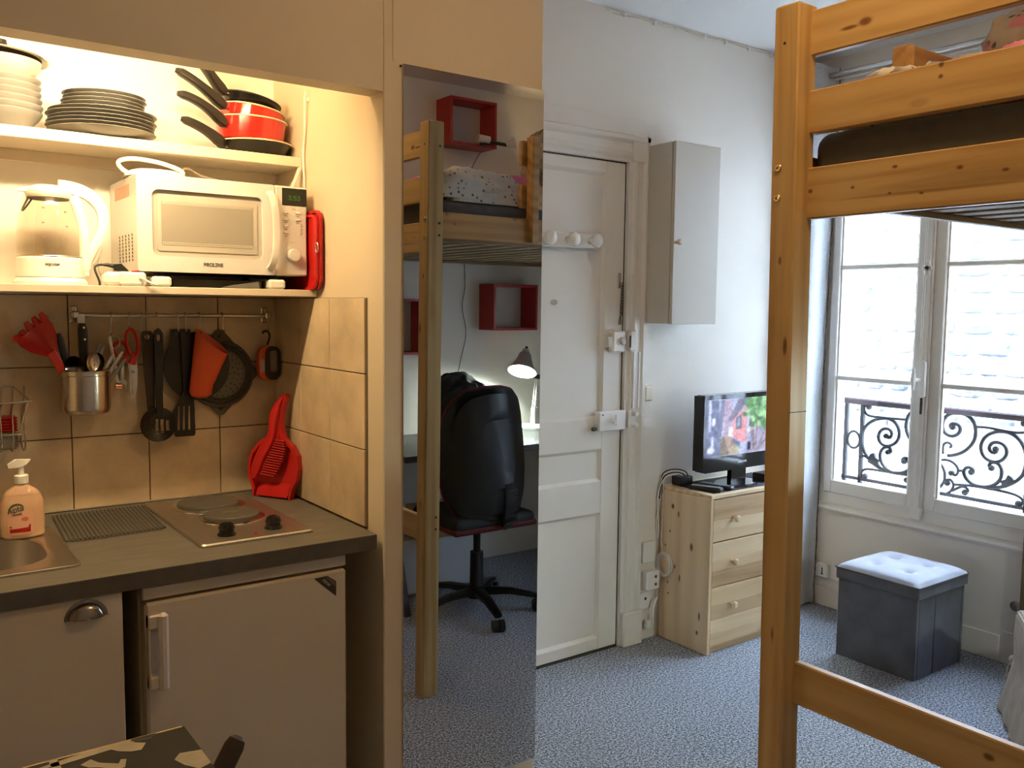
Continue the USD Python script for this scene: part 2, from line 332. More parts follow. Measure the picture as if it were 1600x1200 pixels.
w.add('lower_rod', bx(X0 - .024, X0 - .012, 2.129, 2.139, 1.03, 1.115, .001), DARK, under=p)
# ================================================================ KITCHEN NICHE
WHITEM = pbr('white_enamel', (0.66, 0.635, 0.60), .3)
WHITED = pbr('warm_lit_melamine', (0.66, 0.575, 0.45), .45)  # white boards; the warm room light is put into this cream colour
STEEL = pbr('brushed_steel', (0.62, 0.59, 0.55), .32, 1.0, var=.12, vscale=6, stretch=(1, 60, 60))
STEELD = pbr('satin_steel_wire', (0.6, 0.57, 0.53), .25, 1.0)
REDP = pbr('red_plastic', (0.50, 0.013, 0.011), .32)
REDE = pbr('red_enamel', (0.60, 0.02, 0.012), .12, coat_weight=.6)
CREAMR = pbr('cream_enamel_rim', (0.75, 0.62, 0.42), .3)
NYLON = pbr('black_nylon', (0.014, 0.013, 0.012), .42)
BAKEL = pbr('black_bakelite', (0.018, 0.015, 0.012), .36)
STONEW = pbr('grey_stoneware', (0.24, 0.235, 0.225), .3)
CERAM = pbr('pale_ceramic', (0.24, 0.235, 0.225), .3)
RUBBER = pbr('grey_silicone', (0.095, 0.085, 0.072), .6)
# niche linings and tiles
wn = Thing('wall_niche', kind='structure')
wn.add('plaster', bx(NX0, NX1 + .004, 2.797, YW - .0005, 0, NT), NICHE)
tiles = [pbr(f'beige_tile_{i}', c, .28, var=.42, vscale=4.5, world=True, bump=.04, bscale=9) for i, c in enumerate([(0.80, 0.63, 0.42), (0.82, 0.66, 0.45), (0.77, 0.60, 0.39)])]
GROUT = pbr('dark_grout', (0.16, 0.11, 0.06), .9)
wn.add('grout', bx(NX0, NX1, 2.7935, 2.797, .885, 1.511), GROUT)
ws = Thing('wall_niche_side', kind='structure')
ws.add('grout', bx(1.0775, NX1, 2.143, 2.7935, .885, 1.511), GROUT)
xs = [-.168, .042, .252, .462, .673, .887, 1.0765]
zs = [.889, 1.101, 1.307, 1.511]
for i in range(len(xs) - 1):
    for k in range(3):
        wn.add('tile', bx(xs[i] + .0015, xs[i + 1] - .0015, 2.788 + rng.uniform(-.0006, .0006), 2.7945, zs[k] + .0015, zs[k + 1] - .0015, .0012), tiles[(i * 2 + k) % 3])
ys = [2.79, 2.580, 2.370, 2.147]
for i in range(3):
    for k in range(3):
        ws.add('tile', bx(1.071 + rng.uniform(-.0006, .0006), 1.0785, ys[i + 1] + .0015, ys[i] - .0015, zs[k] + .0015, zs[k + 1] - .0015, .0012), tiles[(i + k) % 3])
# shelves
single('shelf', bx(NX0, 1.0785, 2.464, 2.797, 1.514, 1.534, .0015), WHITED, 'long white lower shelf carrying the microwave and kettle', 'shelf')
single('shelf', bx(NX0, 1.0785, 2.575, 2.797, 1.903, 1.932, .0015), WHITED, 'white upper shelf carrying plates, bowls and red saucepans', 'shelf')
single('shelf_batten', bx(NX0, 1.0785, 2.775, 2.797, 1.872, 1.903, .001), WHITED, 'white batten fixed to the wall under the upper shelf', 'batten')
# strip lamp behind the lip
t = Thing('strip_lamp', 'warm tube lamp fixed behind the lip over the niche', 'lamp', (.45, 2.15, 2.07))
t.add('lamp_housing', bx(.17, .73, 2.127, 2.142, 2.055, 2.115, .003), WHITEM)
t.add('lamp_tube', cyl((.2, 2.156, 2.086), (.7, 2.156, 2.086), .012, n=16), emit('warm_tube', (1.0, 0.745, 0.40), TUBE_W))
t.add('end_cap', cyl((.185, 2.156, 2.086), (.2, 2.156, 2.086), .013, n=16), WHITEM); t.add('end_cap', cyl((.7, 2.156, 2.086), (.715, 2.156, 2.086), .013, n=16), WHITEM)
# ---- worktop with cut-out, sink
WT = pbr('grey_stone_laminate', (0.155, 0.14, 0.118), .5, col2=(0.11, 0.097, 0.08), vscale=9, stretch=(1, 4, 4), world=True)
WTE = WT
def mbox(x0, x1, y0, y1, z0, z1): return m3.Manifold.cube((x1 - x0, y1 - y0, z1 - z0)).translate((x0, y0, z0))
wt = tm(mbox(NX0, 1.064, 2.065, 2.787, .849, .889) - mbox(-.14, .352, 2.2, 2.575, .8, .95))
t = Thing('worktop', 'grey stone-effect laminate worktop with a darker front edge', 'worktop', (.3, 2.4, .849))
t.add('top_board', wt, WT)
t.add('front_edge', bx(NX0, 1.064, 2.0635, 2.066, .8495, .888), pbr('dark_laminate_edge', (0.115, 0.095, 0.074), .5, var=.3, vscale=30, world=True), 'dark brown front edge')
struct('trim_4', bx(NX0, 1.064, 2.782, 2.788, .889, .894, .002), pbr('grey_sealant', (0.2, .17, .14), .6))
def sup(cx, cy, a, b, z, n=64, e=4.0):
    th = np.arange(n) / n * 2 * np.pi
    return np.c_[cx + a * np.sign(np.cos(th)) * np.abs(np.cos(th)) ** (2 / e), cy + b * np.sign(np.sin(th)) * np.abs(np.sin(th)) ** (2 / e), np.full(n, z)]
t = Thing('sink', 'stainless steel inset sink with rounded bowl', 'sink', (.08, 2.39, .89))
cx, cy = .03, 2.392
def rectloop(a, b, z, e): return sup(.065, 2.392, a, b, z, 96, e)
rings = [rectloop(.309, .214, .8895, 40), rectloop(.309, .214, .894, 40), rectloop(.305, .210, .896, 40), rectloop(.296, .201, .8935, 30), sup(.10, 2.385, .232, .166, .8935, 96, 3.2), sup(.10, 2.385, .226, .160, .889, 96, 3.2),
         sup(.10, 2.385, .215, .150, .80, 96, 3.2), sup(.10, 2.385, .19, .128, .745, 96, 3.0), sup(.10, 2.385, .14, .09, .735, 96, 2.4), sup(.10, 2.385, .03, .03, .73, 96, 2)]
t.add('basin', loft(rings, cap=(False, True)), STEEL, smooth=35)
t.add('drain', lathe([(.0, 0), (.03, 0), (.032, .002), (.022, .004), (0, .002)], (.10, 2.385, .731), 24), CHROME)
# ---- dish mat
t = Thing('drying_mat', 'ribbed grey rubber drying mat lying between sink and hob', 'mat', (.515, 2.575, .889))
A, B, C, D = np.array([.394, 2.735]), np.array([.640, 2.735]), np.array([.626, 2.42]), np.array([.377, 2.41])
q2 = Polygon([A, B, C, D]).buffer(-.03).buffer(.03, quad_segs=6)
t.add('mat_base', plate_z(q2, .8892, .8915), RUBBER)
for k in range(24):
    s = (k + .5) / 24; P, Q = A + (B - A) * s, D + (C - D) * s; ins = .012 if 0 < k < 23 else .03
    dv = (Q - P) / np.linalg.norm(Q - P); P, Q = P + dv * ins * .3, Q - dv * ins * .3
    t.add('rib', tube([(*P, .8925), (*(P * .5 + Q * .5), .8928), (*Q, .8925)], .0036, 6), RUBBER)
# ---- hob
HOBS = pbr('hob_steel', (0.50, 0.46, 0.41), .42, 1.0, var=.1, vscale=7, stretch=(30, 1, 1))
t = Thing('hob', 'two-plate electric hob of stainless steel with black knobs', 'hob', (.79, 2.455, .889))
hr = lambda g, z, r: np.array(rrect(.640 + g, 2.172 + g, .936 - g, 2.742 - g, r, 5).exterior.coords)[:-1]
rg = [np.c_[hr(g, z, r), np.full(len(hr(g, z, r)), z)] for g, z, r in ((0, .889, .012), (0, .895, .012), (.004, .8985, .010), (.010, .8965, .008))]
t.add('hob_plate', loft(rg), HOBS, smooth=40)
IRON = pbr('cast_iron_plate', (0.09, 0.08, 0.065), .5)
for c, r in (((.792, 2.605), .093), ((.800, 2.425), .080)):
    p = t.add('burner', lathe([(0, .0), (r * .95, 0), (r * .95, .010), (r * .93, .014), (r * .9, .0155), (r * .3, .0145), (r * .28, .013), (0, .013)], (*c, .896), 48), IRON, 'dark cast iron cooking plate')
    t.add('burner_rim', lathe([(r * .93, 0), (r * 1.13, 0), (r * 1.12, .003), (r * 1.02, .0055), (r * .955, .006), (r * .955, .001), (r * .93, .001)], (*c, .8965), 48), CHROME, under=p)
    if r > .09: t.add('red_dot', bx(.862, .876, 2.585, 2.600, .9105, .9115, .001), REDP, under=p)
for c in ((.727, 2.246), (.853, 2.250)):
    p = t.add('knob', lathe([(0, 0), (.023, 0), (.023, .004), (.019, .006), (.019, .016), (.021, .019), (.017, .030), (.009, .034), (0, .034)], (*c, .8965), 28), pbr('gloss_black_knob', (.010, .010, .010), .12), 'black control knob')
t.add('control_light', cyl((.792, 2.215, .897), (.792, 2.215, .9), .004), REDP)
t.add('hob_lettering', place(meshkit.text_mesh('Domino', .006, .0004), (.875, 2.185, .8968), (1, 0, 0), (0, 1, 0), (0, 0, 1)) if False else bx(.878, .915, 2.186, 2.189, .8965, .8969), DARK)
# ---- base cabinet, fridge
t = Thing('base_cabinet', 'white kitchen base cabinet under the sink with steel cup handle', 'cabinet', (0, 2.4, 0))
t.add('carcass', cat_([bx(NX0 + .002, .434, 2.095, 2.78, .1, .115), bx(.418, .434, 2.095, 2.78, .1, .845), bx(NX0 + .002, NX0 + .018, 2.095, 2.78, .1, .845), bx(NX0 + .002, .434, 2.765, 2.78, .1, .845), bx(NX0 + .002, .42, 2.13, 2.145, 0, .1)]), WHITED)
p = t.add('door', bx(-.16, .436, 2.075, 2.094, .105, .846, .002), WHITED)
cup = []
for a, rr in ((0, 1.0), (.3, .985), (.62, .9), (.95, .72), (1.2, .45), (1.45, .12)):
    n = 24; th = np.linspace(0, np.pi, n)
    cup.append(np.c_[.361 + .037 * np.cos(th) * rr, np.full(n, 2.075 - .024 * np.sin(a)), .803 + .033 * np.sin(th) * rr - .0])
V = np.vstack(cup); F = []
for a in range(len(cup) - 1):
    for b in range(23):
        i = a * 24 + b; F += [(i, i + 1, i + 25), (i, i + 25, i + 24)]
shell = trimesh.Trimesh(V, F, process=False)
inner = trimesh.Trimesh(V * 1.0 + np.array([0, .002, 0]), np.array(F)[:, ::-1], process=False)
HANDM = pbr('dark_pewter', (0.33, 0.30, 0.26), .22, 1.0)
fl = Polygon(np.r_[np.c_[.361 + .044 * np.cos(np.linspace(0, np.pi, 24)), .801 + .041 * np.sin(np.linspace(0, np.pi, 24))], np.c_[.361 - .036 * np.cos(np.linspace(0, np.pi, 24)), .801 + .031 * np.sin(np.linspace(0, np.pi, 24))]])
t.add('cup_handle', cat_([shell, inner, plate_y(fl.buffer(0), 2.0725, 2.0755)]), HANDM, 'pewter cup handle', under=p)
t.add('door', bx(NX0 + .004, -.164, 2.075, 2.094, .105, .846, .002), WHITED)
t = Thing('fridge', 'white table-top refrigerator under the worktop, door handle on the left', 'refrigerator', (.732, 2.4, 0))
FW = pbr('warm_lit_fridge_white', (0.62, 0.535, 0.41), .38)  # white fridge with warm ambient light tinted into its colour
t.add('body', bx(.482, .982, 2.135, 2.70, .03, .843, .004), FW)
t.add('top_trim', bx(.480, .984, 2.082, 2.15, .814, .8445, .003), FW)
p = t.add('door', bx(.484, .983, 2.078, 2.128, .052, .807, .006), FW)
t.add('gasket', bx(.49, .977, 2.127, 2.137, .06, .80), pbr('grey_gasket', (0.2, .19, .17), .7))
hx0, hx1 = .4845, .519
t.add('handle', cat_([bx(hx0, hx1, 2.052, 2.079, .752, .786, .004), bx(hx0, hx1, 2.052, 2.079, .610, .642, .004), bx(.505, .527, 2.040, 2.058, .606, .790, .007), bx(hx0, .489, 2.055, 2.079, .61, .786, .002)]), pbr('cream_handle_plastic', (.66, .58, .48), .4), 'white plastic door handle', under=p)  # handle given one even cream tone
bd = Polygon([(.893, .7955), (.930, .7965), (.9535, .779), (.953, .7395)])
t.add('badge', plate_y(bd, 2.0768, 2.0785), pbr('dark_badge', (0.045, 0.04, 0.035), .3), 'dark corner badge', under=p)
t.add('badge_trim', plate_y(Polygon([(.925, .794), (.930, .795), (.951, .779), (.951, .765)]), 2.0764, 2.0771), pbr('badge_bronze', (0.22, .17, .12), .3, 0.6), under=p)
bt = meshkit.text_mesh('Hma', .009, .0004, True); sh = np.eye(4); sh[0, 1] = .25; bt.apply_transform(sh); a = math.radians(-42)
t.add('badge_lettering', place(bt, (.913, 2.0764, .787), (math.cos(a), 0, math.sin(a)), (-math.sin(a), 0, math.cos(a)), (0, -1, 0)), pbr('badge_silver', (.5, .45, .35), .35, .5), under=p)
t.add('foot', cyl((.51, 2.16, 0), (.51, 2.16, .03), .018), DARK); t.add('foot', cyl((.955, 2.16, 0), (.955, 2.16, .03), .018), DARK)
t.add('foot', cyl((.51, 2.66, 0), (.51, 2.66, .03), .018), DARK); t.add('foot', cyl((.955, 2.66, 0), (.955, 2.66, .03), .018), DARK)
# ---- microwave
t = Thing('microwave', 'white microwave oven with glass door, green clock and round knob', 'microwave', (.815, 2.63, 1.5625))
MX0, MX1, MY, MZ0, MZ1 = .580, 1.050, 2.472, 1.574, 1.829
t.add('casing', bx(MX0 + .001, MX1 - .002, MY + .03, 2.786, MZ0, MZ1 - .001, .003), WHITEM)
WINB = pbr('microwave_window', (0.30, 0.27, 0.225), .25)
wp = rrect(.618, 1.616, .918, 1.790, .018, 6)
fr = rrect(MX0, MZ0, .952, MZ1, .006, 4).difference(wp)
p = t.add('door', plate_y(fr, MY, MY + .03), WHITEM, smooth=20)
t.add('window_surround', cat_([plate_y(wp, MY + .010, MY + .026), plate_y(rrect(.632, 1.630, .904, 1.776, .006).difference(rrect(.643, 1.644, .893, 1.762, .004)), MY + .0075, MY + .010)]), pbr('pale_window_surround', (0.45, .41, .35), .35), under=p)
t.add('window_mesh', plate_y(rrect(.643, 1.644, .893, 1.762, .004), MY + .0075, MY + .0102), WINB, under=p)
dots = []
for row in range(2):
    for k in range(56):
        x = .646 + k * .0044; 
        for zz in (1.7585 - row * .0042, 1.6475 + row * .0042): dots.append(bx(x, x + .0022, MY + .0068, MY + .0076, zz, zz + .0022))
t.add('perforation', cat_(dots), pbr('perforation_white', (.72, .68, .6), .4), under=p, kind='stuff', smooth=False)
hp = [(.936, MY - .002, 1.806), (.940, MY - .018, 1.79), (.947, MY - .024, 1.74), (.947, MY - .024, 1.66), (.940, MY - .018, 1.608), (.936, MY - .002, 1.592)]
t.add('handle', flat_tube(spline(hp, 26), .0105, .006, (0, -1, 0)), WHITEM, under=p)
t.add('brand_lettering', text_y('PROLINE', .009, .776, MY - .0006, 1.5925, bold=True), DARK, under=p)
t.add('control_panel', bx(.954, MX1, MY, MY + .03, MZ0, MZ1, .004), WHITEM)
p = t.add('display', bx(.975, MX1 - .001, MY - .0015, MY + .002, 1.774, 1.8235, .001), pbr('display_black', (.008, .01, .006), .12))
t.add('clock_digits', text_y('3:53', .0125, 1.010, MY - .0022, 1.790), emit('green_digits', (.35, .75, .10), .35 / 16), 'green clock digits', under=p)
bt = [(.985, 1.7535), (.985, 1.734), (.985, 1.7145), (.985, 1.696), (1.022, 1.7535), (1.022, 1.734)]
for x, z in bt:
    p = t.add('button', bx(x - .0075, x + .0075, MY - .003, MY + .001, z - .003, z + .004, .0012), WHITEM)
    t.add('button_mark', bx(x - .005, x + .005, MY - .0006, MY, z - .0095, z - .0076), pbr('grey_print', (.25, .22, .17), .6), under=p)
for m_ in ([bx(1.004, 1.016, MY - .0004, MY, 1.7645, 1.766)] + [bx(1.030, 1.034 + .003 * (k % 2), MY - .0004, MY, 1.722 - k * .0052, 1.7245 - k * .0052) for k in range(7)] + [bx(.995 + k * .004, .996 + k * .004, MY - .0004, MY, 1.668, 1.67) for k in range(5)]): t.add('panel_mark', m_, pbr('grey_print', (.25, .22, .17), .6))
t.add('knob', lathe([(0, 0), (.0195, 0), (.0185, .012), (.016, .017), (0, .0175)], (1.006, MY, 1.632), 32, (0, -1, 0)), WHITEM)
vents = []
for i in range(5):
    for k in range(8): vents.append(cyl((MX0 + .0012, 2.53 + i * .036, 1.605 + k * .0095), (MX0 - .0006, 2.53 + i * .036, 1.605 + k * .0095), .0036, n=8))
t.add('vent_hole', cat_(vents), pbr('vent_shadow', (.16, .13, .09), .8), kind='stuff')
t.add('warning_label', bx(MX0 + .0004, MX0 + .0015, 2.55, 2.72, 1.775, 1.808), pbr('pink_label', (.80, .42, .30), .6, var=.25, vscale=70, world=True), 'faded pink warning label')
for x in (.64, .96):
    for y in (2.53, 2.74): t.add('foot', cyl((x, y, 1.562), (x, y, 1.575), .012), DARK)
# support arms under the microwave
for n_, x0 in (('left', .616), ('right', .934)):
    t = Thing('support_arm', f'{"beige metal arm with white end cap under the microwave, beside the power adaptor" if n_ == "left" else "beige metal arm with white end cap under the microwave, beside the red trays"}', 'bracket', (x0 + .02, 2.6, 1.534), 'arms under the microwave' if False else None)
    t.add('arm', bx(x0, x0 + .045, 2.50, 2.79, 1.5345, 1.562, .003), pbr('beige_metal', (.55, .5, .42), .4))
    t.add('end_cap', bx(x0 - .002, x0 + .048, 2.466, 2.502, 1.5345, 1.5615, .006), WPL, 'white end cap')
single('baking_tray', cat_([bx(.672, .926, 2.50, 2.78, 1.5345, 1.538), bx(.672, .926, 2.50, 2.504, 1.538, 1.556), bx(.672, .676, 2.50, 2.78, 1.538, 1.556), bx(.922, .926, 2.50, 2.78, 1.538, 1.556), bx(.672, .926, 2.776, 2.78, 1.538, 1.556)]), pbr('black_tray', (.012, .01, .008), .4), 'black baking tray slid beneath the microwave', 'tray')
single('folded_cloth', hull([(.80, 2.470, 1.535), (.905, 2.468, 1.535), (.91, 2.495, 1.535), (.80, 2.495, 1.535), (.83, 2.475, 1.542), (.903, 2.473, 1.554), (.906, 2.49, 1.554), (.83, 2.492, 1.543)]), pbr('dark_grey_cloth', (.11, .1, .085), .8), 'dark grey folded cloth in front of the baking tray', 'cloth')
# ---- kettle
kc = (.393, 2.60)
t = Thing('kettle', 'white electric kettle with clear glass jug standing on its base', 'kettle', (*kc, 1.534))
t.add('power_base', cat_([lathe([(0, 0), (.088, 0), (.088, .008), (.080, .018), (0, .018)], (*kc, 1.5345), 48), ]), WPL)
p = t.add('lower_band', lathe([(0, 0), (.080, 0), (.0815, .004), (.0795, .048), (.0765, .052), (0, .052)], (*kc, 1.5535), 56), WPL)
gl = [(.0765, 1.605), (.0775, 1.612), (.078, 1.635), (.076, 1.675), (.069, 1.722), (.060, 1.752), (.052, 1.768)]
t.add('glass_jug', lathe([(r, z) for r, z in gl] + [(r - .003, z) for r, z in gl[::-1]], (*kc, 0), 56), pane('kettle_glass', (.95, .93, .90)), 'clear glass jug')
t.add('metal_ring', lathe([(.0765, 0), (.0775, .003), (.0765, .005), (.072, .005), (.072, 0)], (*kc, 1.604), 48), STEELD)
t.add('lid', cat_([lathe([(0, -.012), (.050, -.012), (.0535, -.004), (.054, .004), (.048, .014), (.03, .021), (0, .0235)], (*kc, 1.770), 48), hull([(kc[0] - .03, 2.59 - .02, 1.77), (kc[0] - .03, 2.63, 1.77), (kc[0] - .074, 2.595, 1.772), (kc[0] - .074, 2.605, 1.772), (kc[0] - .03, 2.585, 1.789), (kc[0] - .03, 2.615, 1.789), (kc[0] - .070, 2.597, 1.779), (kc[0] - .07, 2.603, 1.779)])]), WPL)
t.add('lid_seal', lathe([(0, 0), (.050, 0), (.050, .004), (0, .004)], (*kc, 1.7555), 40), DARK)
t.add('filter_wire', tube(spline([(kc[0] - .045, 2.585, 1.758), (kc[0] - .058, 2.584, 1.735), (kc[0] - .062, 2.59, 1.722), (kc[0] - .050, 2.593, 1.736), (kc[0] - .038, 2.592, 1.757)], 20), .0025, 6), DARK)
hd = [(.418, 2.60, 1.7905), (.448, 2.60, 1.789), (.492, 2.598, 1.772), (.520, 2.597, 1.735), (.522, 2.597, 1.695), (.508, 2.597, 1.655), (.486, 2.597, 1.618), (.474, 2.597, 1.580), (.472, 2.597, 1.562)]
p = t.add('handle', flat_tube(spline(hd, 36), np.interp(np.linspace(0, 1, 36), [0, .3, .6, 1], [.018, .017, .013, .013]), .011, (0, -1, 0)), WPL)
st = [(.449, 2.585, 1.768), (.463, 2.585, 1.72), (.472, 2.585, 1.67), (.475, 2.588, 1.62), (.473, 2.59, 1.575)]
t.add('handle_strap', flat_tube(spline(st, 24), .006, .013, (1, 0, 0)), WPL, under=p)
marks = []
for a, zz in ((-1.9, 1.728), (-1.9, 1.69), (-1.9, 1.655), (-1.15, 1.72), (-1.15, 1.683), (-1.15, 1.65)):
    r = np.interp(zz, [q[1] for q in gl], [q[0] for q in gl]) + .0004; c_ = np.array([kc[0] + r * math.cos(a), kc[1] + r * math.sin(a), zz]); marks.append(rot(bx(c_[0] - .003, c_[0] + .003, c_[1] - .0004, c_[1] + .0004, zz - .002, zz + .002), math.degrees(a) + 90, (0, 0, 1), c_))
for m_ in marks: t.add('level_mark', m_, pbr('grey_print', (.25, .22, .17), .6))
def wrap(m, c, r, a0):     # bends lettering (x along, z up in local xy) round a vertical cylinder
    v = m.vertices.copy(); wd = v[:, 0].max(); a = a0 + (v[:, 0] - wd / 2) / r; rr = r + v[:, 2]
    m = m.copy(); m.vertices = np.c_[c[0] + rr * np.cos(a), c[1] + rr * np.sin(a), c[2] + v[:, 1]]; return m
t.add('power_cord', tube(spline([(.47, 2.655, 1.537), (.50, 2.68, 1.58), (.528, 2.69, 1.622), (.535, 2.692, 1.64), (.530, 2.695, 1.60), (.54, 2.70, 1.56), (.56, 2.70, 1.5375)], 40), .0036, 8), WPL)
t.add('brand_lettering', wrap(meshkit.text_mesh('aigostar', .0065, .0006, True), (*kc, 1.583), .0812, -1.66), DARK)
# ---- power adaptor, plug, cords
t = Thing('power_adaptor', 'white multi-socket block with a cord on the shelf beside the kettle', 'adaptor', (.56, 2.49, 1.534))
t.add('block', cat_([bx(.535, .600, 2.468, 2.52, 1.5345, 1.571, .006), bx(.500, .545, 2.476, 2.53, 1.5345, 1.570, .010)]), WPL)
t.add('switch', bx(.566, .584, 2.478, 2.492, 1.570, 1.575, .002), REDP, 'red rocker switch')
t.add('cord', tube(spline([(.583, 2.467, 1.556), (.592, 2.458, 1.551), (.606, 2.452, 1.543), (.622, 2.452, 1.5385)], 16), .003, 8), WPL)
t = Thing('power_plug', 'black power plug pushed into the white adaptor block', 'plug', (.54, 2.5, 1.572))
t.add('plug_body', hull([(.527, 2.492, 1.573), (.56, 2.488, 1.573), (.527, 2.508, 1.573), (.56, 2.505, 1.573), (.525, 2.492, 1.590), (.543, 2.49, 1.592), (.525, 2.508, 1.59), (.543, 2.506, 1.592), (.563, 2.495, 1.5745)]), BLACKP)
t.add('strain_relief', cat_([cyl((.527, 2.5, 1.585), (.51, 2.5, 1.588), .0055, .0045, 10), cyl((.51, 2.5, 1.588), (.497, 2.50, 1.588), .0045, .003, 10)]), BLACKP)
t.add('cord', tube(spline([(.498, 2.50, 1.588), (.489, 2.52, 1.586), (.492, 2.56, 1.578), (.51, 2.62, 1.56), (.53, 2.70, 1.5385)], 20), .003, 8), BLACKP)
# ---- iron lying on the microwave
t = Thing('clothes_iron', 'white iron lying on top of the microwave, cord to the right', 'iron', (.65, 2.60, 1.829))
sole = Polygon(np.c_[[.585, .60, .66, .72, .745, .72, .66, .60], [2.60, 2.57, 2.557, 2.575, 2.60, 2.625, 2.643, 2.63]]).buffer(.012)
t.add('soleplate', plate_z(sole, 1.8295, 1.834), STEEL)
t.add('iron_body', loft([np.c_[np.array(sole.buffer(-g).exterior.simplify(.0005).coords)[0:1].repeat(1, 0), [z]] if False else np.c_[[(.665 + (.085 - g) * math.cos(a), 2.60 + (.046 - g * .6) * math.sin(a)) for a in np.linspace(0, 2 * np.pi, 32, endpoint=False)], np.full(32, z)] for g, z in ((0, 1.834), (.002, 1.843), (.018, 1.852), (.035, 1.857))]), WPL)
t.add('iron_handle', tube(spline([(.60, 2.60, 1.846), (.572, 2.602, 1.855), (.566, 2.602, 1.868), (.585, 2.60, 1.879), (.62, 2.598, 1.882), (.665, 2.596, 1.878), (.715, 2.595, 1.866), (.735, 2.596, 1.854), (.728, 2.598, 1.845)], 40), .0062, 10), WPL)
t.add('iron_cord', tube(spline([(.735, 2.605, 1.862), (.75, 2.61, 1.870), (.78, 2.62, 1.860), (.83, 2.62, 1.848), (.90, 2.63, 1.838), (.98, 2.66, 1.833)], 30), .0042, 8), pbr('braided_cord', (.35, .28, .2), .8, var=.6, vscale=300, world=True), 'braided brown cord')
# ---- red trays leaning on the niche wall
for k, (x0, x1, lab) in enumerate(((1.0525, 1.0605, 'red plastic tray on edge nearest the microwave side'), (1.0615, 1.0705, 'red plastic tray on edge flat against the niche wall'))):
    t = Thing('red_tray', lab, 'tray', ((x0 + x1) / 2, 2.5, 1.534))
    o = rrect(2.408 + .006 * (1 - k), 1.5348, 2.70, 1.752 + .012 * k, .035, 6)
    t.add('tray_base', plate_x(o, x1 - .003, x1), REDP)
    t.add('tray_rim', plate_x(o.difference(o.buffer(-.008)), x0, x1 - .002), REDP)
    if k == 0: t.add('rim_hole', rot(tube([(x0 - .0004, 2.409 + .009 * math.cos(a), 1.655 + .014 * math.sin(a)) for a in np.linspace(0, 2 * np.pi, 20, endpoint=False)], .0018, 6, True), 0, (0, 0, 1), (0, 0, 0)), CHROME)
# ---- bowls
bc = (.302, 2.655)
BZ = 1.9325
t = Thing('cereal_bowl', 'grey bowl at the bottom of the stack on the upper shelf', 'bowl', (*bc, BZ), 'stacked bowls on the upper shelf')
t.add('bowl', lathe([(0, 0), (.055, 0), (.062, .004), (.084, .028), (.092, .040), (.0925, .044), (.0895, .044), (.08, .03), (.058, .008), (0, .006)], (*bc, BZ), 48), CERAM)
pos = ['second', 'third', 'fourth', 'fifth', 'sixth']
for k in range(5): dup(t, (bc[0] + rng.uniform(-.002, .002), bc[1], BZ + .0165 * (k + 1)), rng.uniform(0, 90), f'grey bowl, {pos[k]} from the bottom of the bowl stack', 'bowl', 'stacked bowls on the upper shelf')
single('salad_bowl', lathe([(0, 0), (.05, 0), (.075, .014), (.090, .035), (.094, .052), (.0915, .052), (.087, .037), (.07, .018), (0, .005)], (*bc, 2.052), 48), pbr('cream_ceramic', (.5, .46, .38), .25), 'cream salad bowl on top of the grey bowl stack', 'bowl')
t = Thing('pan_lid', 'dark glass pan lid with steel rim lying on the salad bowl', 'lid', (*bc, 2.104))
t.add('lid_disc', rot(lathe([(0, 0), (.108, 0), (.108, .003), (.06, .011), (0, .016)], (bc[0], bc[1], 2.1135), 48), 4, (0, 1, 0), (bc[0], bc[1], 2.115)), pbr('smoked_glass', (.10, .07, .05), .1))
t.add('lid_rim', rot(tube([(bc[0] + .110 * math.cos(a), bc[1] + .110 * math.sin(a), 2.115) for a in np.linspace(0, 2 * np.pi, 48, endpoint=False)], .003, 8, True), 4, (0, 1, 0), (bc[0], bc[1], 2.115)), STEELD)
t.add('lid_knob', lathe([(0, 0), (.008, 0), (.007, .012), (.017, .016), (.016, .026), (0, .028)], (bc[0], bc[1], 2.129), 24), BLACKP)
# ---- plates
def plate_prof(r, h): return [(0, 0), (r * .58, 0), (r * .60, .002), (r * .72, h * .30), (r * .97, h * .85), (r, h * .95), (r * .995, h), (r * .96, h * .97), (r * .70, h * .55), (r * .58, h * .4), (0, h * .36)]
pc = (.540, 2.655)
big = Thing('dinner_plate', 'large grey dinner plate at the bottom of the plate pile', 'plate', (*pc, BZ), 'large plates in the pile')
big.add('plate', lathe(plate_prof(.136, .0185), (*pc, BZ), 64), STONEW)
for k in range(5): dup(big, (pc[0] + rng.uniform(-.004, .004), pc[1] + rng.uniform(-.003, .003), BZ + .0098 * (k + 1)), rng.uniform(0, 90), f'large grey dinner plate, {pos[k]} from the bottom of the plate pile', 'plate', 'large plates in the pile')
z0 = BZ + .0098 * 5 + .0085
sm = Thing('dessert_plate', 'small grey plate directly on the large plates', 'plate', (pc[0] + .006, pc[1], z0), 'small plates in the pile')
sm.add('plate', lathe(plate_prof(.105, .017), (pc[0] + .006, pc[1], z0), 64), STONEW)
for k in range(4): dup(sm, (pc[0] + .006 + rng.uniform(-.003, .003), pc[1] + rng.uniform(-.003, .003), z0 + .0102 * (k + 1)), rng.uniform(0, 90), f'small grey plate, {pos[k]} of the five small plates counted upwards', 'plate', 'small plates in the pile')
